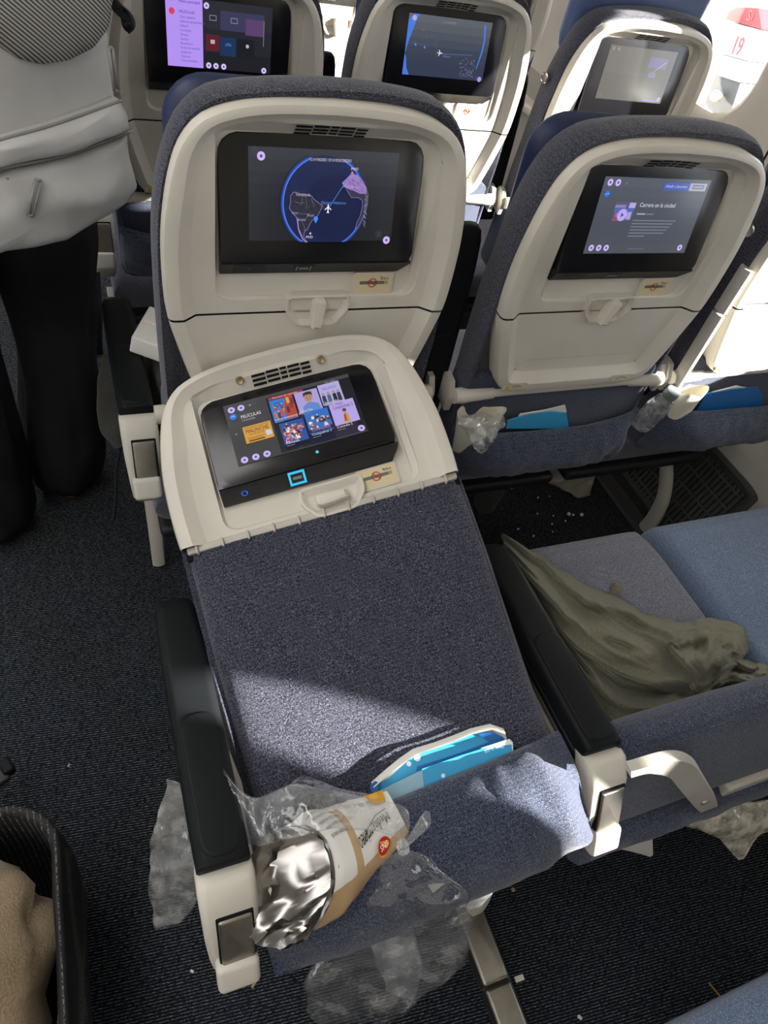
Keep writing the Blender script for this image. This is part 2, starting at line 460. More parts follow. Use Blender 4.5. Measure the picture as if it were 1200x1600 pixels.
    # grille on the lower sidewall (row 0 foot well)
    def S(y, s):   # s: 0 floor .. 1 along the slanted lower wall
        a, b = Vector((1.47, .10)), Vector((1.555, .35)); p = a.lerp(b, s); nrm = Vector((-.25, .085)).normalized()
        return p, nrm
    g = empty('air_grille', (1.5, .78, .18), 'dark grey slotted air grille low on the cabin sidewall beside the legs', 'grille')
    o_ = Vector((1.5, .78, .18))
    def pt(y, s, d):
        p, n = S(y, s); return Vector((p.x + n.x * d, y, p.y + n.y * d)) - o_
    ya_, yb_, sa, sb = .58, .99, -.42, .62
    mb = MB(); out = rrect(yb_ - ya_, sb - sa, .06, 5); cy, cs = (ya_ + yb_) / 2, (sa + sb) / 2
    def ringq(ins, d): 
        o = rrect(yb_ - ya_ - 2 * ins, sb - sa - 2 * ins * 3.8, .06, 5); return [pt(cy + a, cs + b, d) for a, b in o]
    mb.rings([ringq(0, 0), ringq(0, .008), ringq(.012, .010), ringq(.022, .003)], 0, None, True, True)
    mb.build('grille_frame', M['grey_grille'], g)
    for i in range(22):
        y = ya_ + .035 + i * (yb_ - ya_ - .07) / 21
        mb = MB(); mb.rings([[pt(y - .0045, s, d), pt(y + .0045, s, d), pt(y + .0045, s, d + .008), pt(y - .0045, s, d + .008)] for s, d in ((sa + .1, .003), (sb - .1, .003))])
        mb.build('slat', M['grey_grille'], g, smooth=False)
    for j in range(5):
        s = sa + .17 + j * .18
        mb = MB(); mb.rings([[pt(y, s - .012, d), pt(y, s + .012, d), pt(y, s + .012, d + .010), pt(y, s - .012, d + .010)] for y, d in ((ya_ + .03, .003), (yb_ - .03, .003))])
        mb.build('crossbar', M['grey_grille'], g, smooth=False)
build_room()

# ------------------------------------------------------------------ seats
HALF = [(0.0, .172), (.10, .172), (.135, .176), (.158, .190), (.172, .225), (.191, .29), (.202, .34), (.204, .41), (.2005, .46), (.191, .51), (.177, .548), (.152, .575), (.11, .590), (.06, .596), (0, .598)]
FHALF = [(0.0, -.03), (.15, -.03), (.19, -.02), (.200, .03), (.205, .12), (.208, .22), (.2095, .32), (.2085, .42), (.203, .48), (.191, .53), (.172, .568), (.138, .594), (.085, .604), (.04, .607), (0, .608)]
def full(half, n):
    r_ = catmull([Vector(p) for p in half], 8)
    loop = r_ + [Vector((-p.x, p.y)) for p in reversed(r_[1:-1])]
    return resample(loop, n)          # counter-clockwise
NS = 112
SHELL = full(HALF, NS)
COVER = full(FHALF, NS)
def rr_hit(p, c, x0, x1, y0, y1, r):
    """where the ray from c through p meets the rounded rectangle"""
    d = (p - c).normalized(); best = None
    poly = [Vector((a + (x0 + x1) / 2, b + (y0 + y1) / 2)) for a, b in rrect(x1 - x0, y1 - y0, r, 6)]
    for a, b in zip(poly, poly[1:] + poly[:1]):
        e = b - a; den = d.x * e.y - d.y * e.x
        if abs(den) < 1e-12: continue
        w = a - c; t = (w.x * e.y - w.y * e.x) / den; u_ = (w.x * d.y - w.y * d.x) / den
        if t > 0 and -1e-6 <= u_ <= 1 + 1e-6: best = t if best is None else max(best, t)
    return c + d * best
def shell_loops(recess):
    def k(d):
        return lambda p: d * (1 - .42 * max(0, min(1, (p.y - .50) / .08)))
    L = SHELL; z = lambda lp, n: [(p, n) for p in lp]
    out = [z(inset(L, .012), -.045), z(inset(L, .001), -.040), z(L, -.008), z(inset(L, .0025), -.0022), z(inset(L, .007), 0.0), z(inset(L, k(.019)), 0.0), z(inset(L, k(.0205)), -.0010), z(inset(L, k(.0355)), -.0135), z(inset(L, k(.0375)), -.0142)]
    if recess:
        c = Vector((0, .45)); inn = inset(L, k(.042))
        A = [rr_hit(p, c, -.1375, .152, .3455, .570, .020) for p in inn]
        B = [rr_hit(p, c, -.1345, .140, .349, .5545, .016) for p in inn]
        def na(p): return -.0145 - .002 * max(0, min(1, (p.y - .53) / .04))
        def nb(p): return -.0225 - .009 * max(0, min(1, (p.y - .40) / .15))
        C_ = [c + (p - c) * .97 for p in B]
        out += [[(p, na(p)) for p in A], [(a.lerp(b, .12), na(a) - .0035) for a, b in zip(A, B)], [(a.lerp(b, .9), nb(b) + .002) for a, b in zip(A, B)], [(p, nb(p) - .0005) for p in B], [(p, nb(p) - .001) for p in C_]]
    else:
        out += [z(inset(L, k(.060)), -.0145)]
    return out
def shell_mesh(v_lo, v_hi, recess):
    bm = bmesh.new(); rows = []
    for lp in shell_loops(recess):
        rows.append([bm.verts.new((p.x, -(SO + n), p.y)) for p, n in lp])
    for a, b in zip(rows, rows[1:]):
        for j in range(NS): bm.faces.new((a[j], a[(j + 1) % NS], b[(j + 1) % NS], b[j]))
    bm.faces.new(rows[-1])
    geom = lambda: list(bm.verts) + list(bm.edges) + list(bm.faces)
    if v_lo is not None: bmesh.ops.bisect_plane(bm, geom=geom(), plane_co=(0, 0, v_lo), plane_no=(0, 0, -1), clear_outer=True)
    if v_hi is not None: bmesh.ops.bisect_plane(bm, geom=geom(), plane_co=(0, 0, v_hi), plane_no=(0, 0, 1), clear_outer=True)
    bmesh.ops.recalc_face_normals(bm, faces=bm.faces)
    me = bpy.data.meshes.new('shell'); bm.to_mesh(me); bm.free()
    me.polygons.foreach_set('use_smooth', [True] * len(me.polygons)); me.set_sharp_from_angle(angle=R(33))
    me.materials.append(M['beige']); return me
UPPER = shell_mesh(.3285, None, True); TRAY = shell_mesh(None, .3255, False); UPPER_FOLD = shell_mesh(.337, None, True)
def mesh_ob(name, me, parent):
    o = bpy.data.objects.new(name, me); col.objects.link(o); o.parent = parent; return o

def back(x, n, v): return Vector((x, -(SO + n), v))
def plate(mb, outline, n0, n1, bev=.002, k=0):
    """rounded plate in back coordinates, outline CCW list of (u,v)"""
    L = [Vector(p) for p in outline]
    f = lambda lp, n: [back(p.x, n, p.y) for p in lp]
    mb.rings([f(L, n0), f(L, n1 - bev), f(inset(L, bev * .3), n1 - bev * .3), f(inset(L, bev), n1)], k)

def off(pts, du, dv): return [(a + du, b + dv) for a, b in pts]

DISPLAYS = {}
LX, LY0, LY1 = .0965, .4335, .539       # lit area half width, bottom, top
def glass_n(v): return -.0035 - (v - .405) * .1918   # the monitor leans back 11 degrees
def sock(x, t, z=0.0):                              # point on the downward socket face, t 0 front .. 1 back
    return back(x, -.0035 - .0130 * t + z * .84, .405 - .0205 * t - z * .54)
def vent_n(v):
    P_ = ((.598, 0), (.578, -.0135), (.570, -.0160), (.5545, -.030), (.5, -.031))
    for (v1, n1), (v0, n0) in zip(P_, P_[1:]):
        if v >= v0: return n0 + (n1 - n0) * (v - v0) / (v1 - v0)
    return -.03
def build_screen(t, Mb, disp, seat_bar_glow=False):
    """black in-flight monitor with socket ledge"""
    mb = MB()
    o = [(-.1315, .405), (.1265, .405), (.1315, .413), (.1330, .520), (.1315, .536), (.126, .5465), (.116, .5530), (.06, .5560), (-.06, .5560), (-.112, .5535), (-.125, .547), (-.1310, .537), (-.1325, .520)]
    lp = resample([Vector(p) for p in o], 80)
    f = lambda lp, d: [back(p.x, glass_n(p.y) + d, p.y) for p in lp]
    mb.rings([f(lp, -.022), f(lp, -.0015), f(inset(lp, .0006), -.0004), f(inset(lp, .0022), 0)])
    scr = mb.build('screen', M['bezel'], t, 40); scr.matrix_local = Mb
    mb = MB()
    rows = []
    for x, tr in ((-.1312, 1), (-.130, 1), (.118, 1), (.127, .45), (.131, .2)):
        rows.append([back(x, -.034, .4045), back(x, -.006, .4045), back(x, -.0035, .4040), sock(x, .08 * tr), sock(x, .92 * tr), sock(x, tr), back(x, -.034, .405 - .020 * tr)])
    mb.rings(rows); led = mb.build('socket_ledge', M['bezel_matt'], scr, 30)
    g = G()
    g.rect(-.116, .2, -.074, .85, '26262a'); g.disc(-.095, .52, .0028, '050505', .13); g.disc(-.095, .52, .0014, '6a6a6a', .07); g.disc(-.112, .52, .001, '000000', .05); g.disc(-.078, .52, .001, '000000', .05)
    g.build('headphone_socket', M['print'], lambda x, y, zz: sock(x, y, zz + .0004), scr); g = G()
    g.rect(-.036, .15, -.006, .88, '222226'); g.line([(-.031, .30), (-.031, .72), (-.012, .72), (-.012, .30), (-.031, .30)], .0012, 'b4b0a8'); g.rect(-.028, .42, -.015, .60, '8a8a8a')
    g.build('usb_socket', M['print'], lambda x, y, zz: sock(x, y, zz + .0004), scr)
    if disp:
        d = disp.build('display', M['lcd'], lambda x, y, zz: back(x, glass_n(y) + .0003 + zz, y), scr)
    return scr
def vents(u, Mb=None):
    for r_ in range(3):
        y = .5568 + r_ * .0052
        for a, b in ((-.044, -.024), (-.022, -.003), (-.001, .009), (.011, .029), (.031, .045)):
            dz = -.9 * ((a + b) / 2) ** 2
            mb = MB(); mb.add([back(x, vent_n(v) + .0012, v + dz) for x, v in ((a, y), (b, y), (b, y + .0030), (a, y + .0030))], [(0, 1, 2, 3)])
            o = mb.build('vent_slot', M['dark'], u, smooth=False)
            if Mb: o.matrix_local = Mb

def placard(t, Mb, cx, cy, parent=None):
    mb = MB(); plate(mb, off(rrect(.062, .034, .004), cx, cy), -.026, -.0200, .0012)
    p = mb.build('no_smoking_placard', M['beige'], t, 40); p.matrix_local = Mb
    g = G(); g.rect(cx - .028, cy - .0145, cx + .028, cy + .0145, 'd8c8a4')
    g.rect(cx - .021, cy - .001, cx + .017, cy + .004, '6c7068'); g.rect(cx + .018, cy - .001, cx + .0195, cy + .004, '6c7068'); g.rect(cx + .0205, cy - .001, cx + .0215, cy + .004, '6c7068')
    g.line([(cx + .010, cy + .0115), (cx + .011, cy + .0085), (cx + .015, cy + .0095), (cx + .018, cy + .008), (cx + .0215, cy + .0085), (cx + .0215, cy + .006)], .0009, '4a4a48')
    g.line([(cx + .010, cy + .0095), (cx + .011, cy + .0065), (cx + .015, cy + .0075), (cx + .018, cy + .006)], .0009, '4a4a48')
    g.ring(cx - .002, cy + .0015, .0056, .0069, 'b8242c'); g.line([(cx - .0058, cy + .0057), (cx + .0018, cy - .0027)], .0013, 'b8242c')
    g.build('symbol', M['print'], lambda x, y, zz: back(x, -.0198 + zz, y), p)

def latch(t, Mb, cx=.004, cy=.330, angle=0.0):
    mb = MB()
    o = [Vector(p) for p in off([(-.046, .020), (-.047, .004), (-.043, -.006), (-.030, -.021), (-.022, -.024), (.022, -.024), (.030, -.021), (.043, -.006), (.047, .004), (.046, .020), (.040, .024), (-.040, .024)], cx, cy)]
    o = resample(o, 64); f = lambda lp, n: [back(p.x, n, p.y) for p in lp]
    if sum(a.x * b.y - b.x * a.y for a, b in zip(o, o[1:] + o[:1])) < 0: o.reverse()
    mb.rings([f(o, -.030), f(o, -.0085), f(inset(o, .0020), -.0078), f(inset(o, .0045), -.0090), f(inset(o, .010), -.0165), f(inset(o, .013), -.0172)], 0, None, False, True)
    b = mb.build('latch_cup', M['beige'], t, 50); b.matrix_local = Mb
    mb = MB(); ca, sa = math.cos(angle), math.sin(angle)
    q = [(p[0] * ca - p[1] * sa + cx - .003 * sa, p[0] * sa + p[1] * ca + cy - .001) for p in [(-.007, -.023), (.006, -.023), (.0085, .008), (.0085, .019), (.005, .023), (-.006, .023), (-.0095, .018), (-.0095, .008)]]
    plate(mb, resample([Vector(p) for p in q], 40), -.020, .003, .004)
    l = mb.build('latch_lever', M['beige'], t, 40); l.matrix_local = Mb

def wrinkle(p, amp, sc=14.0, seed=0.0):
    return amp * noise.noise(Vector(p) * sc + Vector((seed, seed * 1.7, 0)))

def pocket(t, Mb, v_top, v_bot, bulge, n_base, hw=.205, sag=.012, seed=0.0, mat=None, droop_left=0.0, skew=0.0):
    """gaping literature pocket"""
    nu, rings = 48, []
    prof = 14
    for i in range(nu + 1):
        s = i / nu; u = -hw + 2 * hw * s
        e = max(0.0, 1 - abs(2 * s - 1) ** 5)
        vt = v_top - sag * math.sin(pi * s) + skew * (s - .5); vb = v_bot - droop_left * (1 - s) ** 2 * (1 if droop_left else 0) + .010 * (1 - e)
        ring = []
        for j in range(prof + 1):
            a = j / prof
            v = vt + (vb - vt) * a
            n = n_base + .012 + bulge * e * (math.sin(pi * (0.14 + .80 * a)) ** 0.8)
            w_ = wrinkle((u, a * .2, seed), .006 * (0.3 + a), 18, seed) + wrinkle((u * 1.4, a * .12, seed), .0045, 40, seed) + (.010 * max(0, s - .72) / .28 * math.sin(46 * (s - .1 * a)) * (.4 + a))
            uu = u * (1 + .02 * math.sin(pi * a))
            ring.append(back(uu, n + w_, v + wrinkle((u, a, 3 + seed), .004, 9)))
        # roll over the lip and back down inside
        nf = n_base + .012 + bulge * e * .42
        top = ring[0]
        ring.insert(0, back(u, nf - .004 + wrinkle((u, 0, seed), .004, 18, seed), vt + .0035))
        ring.insert(0, back(u, nf - .011 + wrinkle((u, 0, seed), .004, 18, seed), vt - .002))
        ring.insert(0, back(u, n_base + .007, vb + .02))
        ring.append(back(u, n_base, vb + .004)); ring.append(back(u, n_base, vb + .03))
        rings.append(ring)
    mb = MB(); mb.rings(rings)
    o = mb.build('literature_pocket', mat or M['fabric_blue'], t, 60); o.matrix_local = Mb
    return o

def armrest(t, x, y0, raised=False):
    """armrest in seat-local coordinates: pad, inlay, beige cap with latch, side panel"""
    mb = MB(); L = .345
    if raised:
        A = Matrix.Translation((x, -.105, .60)) @ Matrix.Rotation(R(88), 4, 'X')
    else:
        A = Matrix.Translation((x, 0, .59))
    def f(xx, y, z): return A @ Vector((xx, y, z))
    # frame (part) : slim beige blade under the pad
    if not raised:
        mb = MB()
        pr = [(-.01, -.045), (.26, -.045), (.30, -.036), (.29, -.075), (.20, -.125), (.06, -.165), (-.03, -.17)]
        lp = resample([Vector(p) for p in pr], 40)
        if sum(a.x * b.y - b.x * a.y for a, b in zip(lp, lp[1:] + lp[:1])) < 0: lp.reverse()
        rr = []
        for xx, ins in ((-.020, .004), (-.016, 0), (.016, 0), (.020, .004)):
            rr.append([A @ Vector((xx, p.x, p.y)) for p in inset(lp, ins)])
        mb.rings(rr)
        fr = mb.build('armrest', M['beige2'], t, 40)
    else:
        mb = MB(); mb.rbox((0, .14, -.028), (.036, .30, .03), .008, mat=A); fr = mb.build('armrest', M['beige2'], t, 40)
    mb = MB()
    rings = []
    for y, w, h, dz in ((-.002, .052, .030, -.002), (0, .057, .034, 0), (.05, .0585, .036, 0), (.17, .0585, .036, 0), (.28, .057, .036, 0), (.325, .053, .034, -.002), (.340, .048, .028, -.005), (.346, .036, .018, -.010)):
        rings.append([A @ Vector((a, y, dz - h / 2 + b)) for a, b in rrect(w, h, .012, 5)])
    mb.rings(rings); mb.build('pad', M['pad'], fr, 50)
    mb = MB()   # black rail under the pad and the inlay cover
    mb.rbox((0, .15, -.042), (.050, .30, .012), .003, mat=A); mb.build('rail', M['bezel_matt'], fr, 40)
    mb = MB(); o = [Vector(p) for p in off(rrect(.044, .165, .018, 6), .001, .088)]
    mb.rings([[A @ Vector((p.x, p.y, z)) for p in inset(o, i)] for z, i in ((-.004, 0), (.0008, 0), (.0020, .0012), (.0024, .004))])
    mb.build('inlay', M['pad'], fr, 40)
    if not raised:
        mb = MB()
        rings = []
        for (y, z, w, th) in ((.004, -.020, .058, .034), (-.004, -.022, .061, .038), (-.022, -.045, .061, .042), (-.040, -.085, .058, .044), (-.050, -.125, .052, .042), (-.052, -.160, .046, .040), (-.050, -.172, .038, .032)):
            tdir = Vector((0, -.45, -.9)).normalized(); nn = Vector((0, -.9, .45))
            rings.append([A @ (Vector((a, y, z)) + nn * b) for a, b in rrect(w, th, .010, 4)])
        mb.rings(rings); mb.build('end_cap', M['beige'], fr, 50)
        mb = MB(); B = A @ Matrix.Translation((.003, -.056, -.072)) @ Matrix.Rotation(R(64), 4, 'X')
        mb.rbox((0, 0, .002), (.036, .066, .010), .003, mat=B); mb.build('release_panel', M['taupe'], fr, 40)
        mb = MB()
        mb.rbox((0, .002, .0005), (.0395, .0685, .008), .002, mat=B)
        mb.build('release_gap', M['dark'], fr, 40)
        mb = MB(); mb.rbox((-.002, -.050, .002), (.046, .040, .022), .007, mat=B); mb.build('cap_block', M['beige'], fr, 40)
    return fr

def cushion(t, mat, w=.455):
    mb = MB(); rings = []
    for y, h, dz in ((-.02, .05, -.02), (-.005, .09, -.004), (.03, .11, 0), (.12, .115, .006), (.25, .118, .010), (.37, .12, .010), (.42, .118, .006), (.45, .10, -.004), (.462, .07, -.02)):
        rr = rrect(w, h, .032, 6); rings.append([Vector((a, y, .395 + dz - h / 2 + b + .006 * (1 - (2 * a / w) ** 2) * (1 if b > 0 else 0))) for a, b in rr])
    mb.rings(rings); return mb.build('seat_cushion', mat, t, 60)

def hinge_bar(t, Mb, sides=(-1, 1)):
    mb = MB()
    pts = [(-.225, .158), (-.205, .158), (-.200, .158), (-.150, .158), (-.145, .158), (.145, .158), (.150, .158), (.200, .158), (.205, .158), (.225, .158)]
    rad = [.014, .015, .0135, .011, .008, .008, .011, .0135, .015, .014]
    mb.tube([back(u, -.022, v) for u, v in pts], rad, 12)
    h = mb.build('hinge_bar', M['beige'], t, 40); h.matrix_local = Mb
    for s in sides:
        mb = MB()
        lp = [Vector(p) for p in ((-.022, .125), (.022, .130), (.026, .165), (.012, .186), (-.012, .182), (-.026, .155))]
        lp = resample(lp, 28)
        mb.rings([[Vector((s * (.224 + d), -(SO - .045) + p.x, p.y)) for p in (lp if i == 0 else inset(lp, i))] for d, i in ((0, 0), (.010, 0), (.012, .003))])
        mb.build('hinge_arm', M['beige2'], h, 40)

def headrest(t, Mb, v0=.34, v1=.600, hw=.180, n=-.132, mat=None):
    mb = MB(); rings = []
    zc = (v0 + v1) / 2; H = v1 - v0
    for d, ins in ((.0, .02), (.008, .006), (.022, 0), (.036, .005), (.046, .02)):
        rings.append([back(a * (1 + .06 * b / H), n + d, zc + b) for a, b in rrect(2 * hw - 2 * ins, H - 2 * ins, .055, 7)])
    mb.rings(rings); o = mb.build('headrest', mat or M['leather'], t, 60); o.matrix_local = Mb; return o

def cover(t, Mb, mat=None, seed=0):
    mb = MB(); rings = []
    for n, i in ((-.036, .020), (-.022, .008), (-.020, .002), (-.030, -.002), (-.055, -.002), (-.080, .004), (-.096, .016), (-.104, .035), (-.106, .06)):
        lp = inset(COVER, i) if i else COVER
        rings.append([back(p.x, n + (wrinkle((p.x, p.y, n), .003, 14, seed)), p.y + .004 * math.sin(p.x * 9)) for p in lp])
    mb.rings(rings); o = mb.build('backrest_cover', mat or M['fabric'], t, 70); o.matrix_local = Mb; return o

def tray_labels(t, Mb):
    for cx, warn in ((-.128, True), (.10, False)):
        g = G(); g.rect(cx - .024, .183, cx + .024, .196, 'b5aa94'); g.rect(cx - .0232, .1837, cx + .0232, .1953, 'd3c8b0')
        if warn:
            g.poly([(cx - .018, .185), (cx - .008, .185), (cx - .013, .194)], 'c9a23a'); g.rect(cx - .004, .188, cx + .016, .1895, '6b6658'); g.rect(cx - .004, .191, cx + .010, .1922, '6b6658')
        else: g.line([(cx - .012, .188), (cx, .1915), (cx + .012, .188)], .0018, '77736a')
        o = g.build('instruction_label', M['print'], lambda x, y, z: back(x, .0015 + z, y), t); o.matrix_local = Mb

def seat(name, row, c, theta, label, disp=None, latch_angle=-.06, arms=(True,), raised=(False,), cush='cushion', head=(.34, .590), pocket_kw=None, extra=None, group=None, dx=0.0, pmat=None):
    t = empty('airline_seat', (W * (c + .5) + dx, ROWY[row], 0), label, 'seat', group)
    Mb = Matrix.Translation((0, HY, HZ)) @ Matrix.Rotation(theta, 4, 'X')
    cover(t, Mb, seed=row * 3 + c)
    u = mesh_ob('upper_shell', UPPER, t); u.matrix_local = Mb
    tr = mesh_ob('tray_table', TRAY, t); tr.matrix_local = Mb
    tray_labels(tr, Matrix())
    build_screen(t, Mb, disp)
    placard(t, Mb, .087, .364); latch(t, Mb, angle=latch_angle); hinge_bar(t, Mb, (1,) if (row, c) == (0, 0) else (-1, 1)); headrest(t, Mb, *head)
    vents(u)
    # lower back panel of fabric, pocket, cushion, armrests
    mb = MB(); plate(mb, resample([Vector(p) for p in off(rrect(.42, .25, .03, 5), 0, .075)], 60), -.07, -.022, .006)
    lb = mb.build('lower_back_panel', M['fabric_blue'], t, 50); lb.matrix_local = Mb
    kw = dict(v_top=.088, v_bot=-.035, bulge=.060, n_base=-.024, seed=row * 2.3 + c, mat=pmat)
    kw.update(pocket_kw or {}); pocket(t, Mb, **kw)
    cushion(t, M[cush])
    mb = MB(); mb.rbox((0, .20, .262), (.44, .42, .03), .012); mb.build('seat_pan', M['bezel_matt'], t, 40)
    xs = (-W / 2, W / 2)
    for i, (a, ra) in enumerate(zip(arms, raised)):
        if a: armrest(t, xs[i] - dx, 0, ra)
    if extra: extra(t, Mb)
    return t

# --- display graphics -----------------------------------------------------
def gd(): return G(clip=(-LX, LX, LY0, LY1))
def U(s): return -LX + 2 * LX * s
def V(s): return LY0 + (LY1 - LY0) * s      # s from the bottom
def dots(g, pts, r=.0040, c='cbb8f4', ico='5a4a90'):
    for x, y in pts:
        g.disc(U(x), V(y), r, c); g.disc(U(x), V(y), r * .38, ico, n=10)
def grad(g, rows):
    n = len(rows)
    for i, c in enumerate(rows): g.rect(-LX, V(1 - (i + 1) / n), LX, V(1 - i / n), c)
def lcdpx(l): return [((x - 22) / 1050, (740 - y) / 682) for x, y in l]
SAM = lcdpx([(300, 395), (320, 362), (342, 362), (365, 372), (400, 372), (452, 388), (460, 405), (500, 436), (527, 455), (520, 482), (506, 512), (490, 548), (455, 572), (440, 605), (428, 640), (410, 648), (400, 690), (415, 722), (432, 739), (395, 718), (365, 655), (346, 545), (315, 512), (293, 476), (302, 432)])
AFR = lcdpx([(655, 278), (690, 240), (722, 205), (762, 218), (800, 250), (832, 300), (852, 360), (852, 440), (842, 500), (816, 560), (795, 612), (775, 620), (785, 570), (805, 520), (815, 450), (810, 402), (780, 382), (730, 382), (700, 342), (680, 302)])
AFN = lcdpx([(655, 278), (690, 240), (722, 205), (762, 218), (800, 250), (832, 305), (838, 350), (790, 352), (740, 330), (700, 318), (680, 300)])
def disp_map():
    g = gd(); grad(g, ['2f343d', '2b2f38', '262a33', '22262e', '20232b', '1f2229', '1e2127', '1e2026'])
    for i in range(46): g.disc(U(random.random()), V(random.random()), .00022, '6a6d75', n=6)
    cx, cy, r = U(.498), V(.44), .0545
    for a0, a1 in ((112, 252), (-72, 66)):
        for k, c in enumerate(['1f2c58', '26408c', '335ac4', '4f7cf0']): g.ring(cx, cy, r * .97, r * (1.05 - .018 * k), c, a0, a1)
    g.disc(cx, cy, r * .975, '17224a', n=64); g.disc(cx + .012, cy - .006, r * .72, '141d42', n=48)
    g.poly([(U(x), V(y)) for x, y in SAM], '2b2c38'); g.line([(U(x), V(y)) for x, y in SAM + SAM[:1]], .0006, '8d7fa8')
    for a, b in (((.29, .46), (.36, .45)), ((.36, .53), (.37, .38)), ((.31, .34), (.40, .33)), ((.34, .53), (.33, .42)), ((.345, .25), (.365, .12)), ((.38, .30), (.345, .27)), ((.40, .50), (.42, .40))):
        m_ = ((a[0] + b[0]) / 2 + .008, (a[1] + b[1]) / 2 - .012); g.line([(U(a[0]), V(a[1])), (U(m_[0]), V(m_[1])), (U(b[0]), V(b[1]))], .0004, '73708a')
    g.line([(U(.312), V(.28)), (U(.322), V(.16)), (U(.352), V(.05)), (U(.378), V(.005))], .0014, 'a582c8')
    g.poly([(U(x), V(y)) for x, y in AFR], '34324a'); g.line([(U(x), V(y)) for x, y in AFR + AFR[:1]], .0005, '8d7fa8')
    g.poly([(U(x), V(y)) for x, y in AFN], '9a7cc0')
    random.seed(5)
    for i in range(40): x, y = .64 + .11 * random.random(), .60 + .14 * random.random(); g.line([(U(x), V(y)), (U(x + .02), V(y - .03))], .00035, '57506e')
    for i in range(26):
        y = .22 + .4 * random.random(); g.line([(U(.758 + .02 * random.random()), V(y)), (U(.76 + .02 * random.random()), V(y - .03))], .0005, '8f86a4')
    for i in range(40):
        x, y = .28 + .16 * random.random(), .28 + .24 * random.random(); g.line([(U(x), V(y)), (U(x + .012 * (random.random() - .5)), V(y + .03 * (random.random() - .5)))], .0004, '5d5a74')
    g.line([(U(.51), V(.43)), (U(.655), V(.83))], .0007, '5a86d8')
    # aeroplane symbol
    px, py, s = U(.505), V(.42), .0048
    g.poly([(px - s * .15, py - s), (px + s * .15, py - s), (px + s * .18, py + s * .9), (px, py + s * 1.2), (px - s * .18, py + s * .9)], 'f2f0f6')
    g.poly([(px - s * .9, py - s * .35), (px, py + s * .25), (px + s * .9, py - s * .35), (px + s * .9, py - s * .1), (px, py + s * .65), (px - s * .9, py - s * .1)], 'f2f0f6')
    g.poly([(px - s * .4, py - s), (px + s * .4, py - s), (px + s * .1, py - s * .55), (px - s * .1, py - s * .55)], 'f2f0f6')
    g.disc(U(.425), V(.31), .0027, '3f8cff'); g.poly([(U(.412), V(.30)), (U(.438), V(.30)), (U(.425), V(.255))], '3f8cff')
    for tx, x, y, s, c in (('12:14 MADRID / 07:14 MONTEVIDEO', .37, .925, .0048, 'c8c6ce'), ('Venezuela', .285, .555, .0046, 'bdb6cc'), ('Océano Atlántico', .455, .475, .0046, '4f8fe0'), ('MAD', .645, .845, .0044, 'e4d4e6'), ('Marruecos', .60, .655, .0042, 'bca8dc'), ('Brasil', .365, .335, .004, 'a9a2bc'), ('Perú', .262, .36, .004, 'a9a2bc'), ('Bolivia', .305, .285, .0038, 'a9a2bc'), ('MVD', .36, .09, .0044, 'e4dce8')):
        g.text(tx, U(x), V(y), s, c, maxw=.053)
    g.disc(U(.39), V(.145), .0013, 'e8b8c8'); g.disc(U(.655), V(.82), .0013, 'e86a80')
    dots(g, [(.062, .955), (.935, .07)], .0048)
    return g
def disp_movie():
    g = gd(); grad(g, ['565b66', '525762', '4f545f', '4d525d', '4b505b', '4a4f5a', '4b505a', '4d525b'])
    dots(g, [(.055, .93), (.125, .93), (.06, .08), (.13, .08), (.20, .08), (.93, .08)], .0046); g.disc(U(.20), V(.93), .002, '6b7080')
    g.disc(U(.055), V(.79), .0044, '2f6fdc'); g.line([(U(.04), V(.78)), (U(.06), V(.80)), (U(.07), V(.79))], .0008, '9cc4ff')
    g.rect(U(.55), V(.86), U(.80), V(.96), '4a5eae'); g.rect(U(.80), V(.86), U(.965), V(.96), 'a9a8ba')
    g.text('Añadir a favoritos', U(.57), V(.895), .0055, 'b9c6f4', maxw=.042); g.rect(U(.83), V(.885), U(.94), V(.94), '6f6e80'); g.rect(U(.84), V(.90), U(.93), V(.925), '9c9aac')
    g.rect(U(.16), V(.45), U(.345), V(.70), '565a70')
    for (a, b, c, d, k) in ((.16, .62, .26, .66, '8a7fb8'), (.16, .57, .34, .61, '5068c0'), (.285, .62, .345, .69, 'b2a6e0'), (.18, .50, .22, .56, 'a06890'), (.29, .47, .33, .57, 'a69cd8'), (.17, .45, .24, .49, '9a4a6a')):
        g.rect(U(a), V(b), U(c), V(d), k)
    g.disc(U(.245), V(.53), .0085, 'b9a6f0'); g.poly([(U(.235), V(.50)), (U(.235), V(.56)), (U(.262), V(.53))], '4d4a78')
    g.text('Carrera en la ciudad', U(.38), V(.64), .0085, 'd2d0e2', maxw=.066)
    g.rect(U(.38), V(.54), U(.46), V(.555), 'b0b0c4'); g.rect(U(.47), V(.54), U(.54), V(.555), '7b7f96')
    for k in range(5): g.rect(U(.36), V(.455 - k * .042), U(.78 - .02 * k), V(.468 - k * .042), '7a7f8e')
    g.rect(U(.36), V(.245), U(.52), V(.258), '7a7f8e'); g.rect(U(.40), V(.07), U(.56), V(.08), '6a6f7a')
    return g
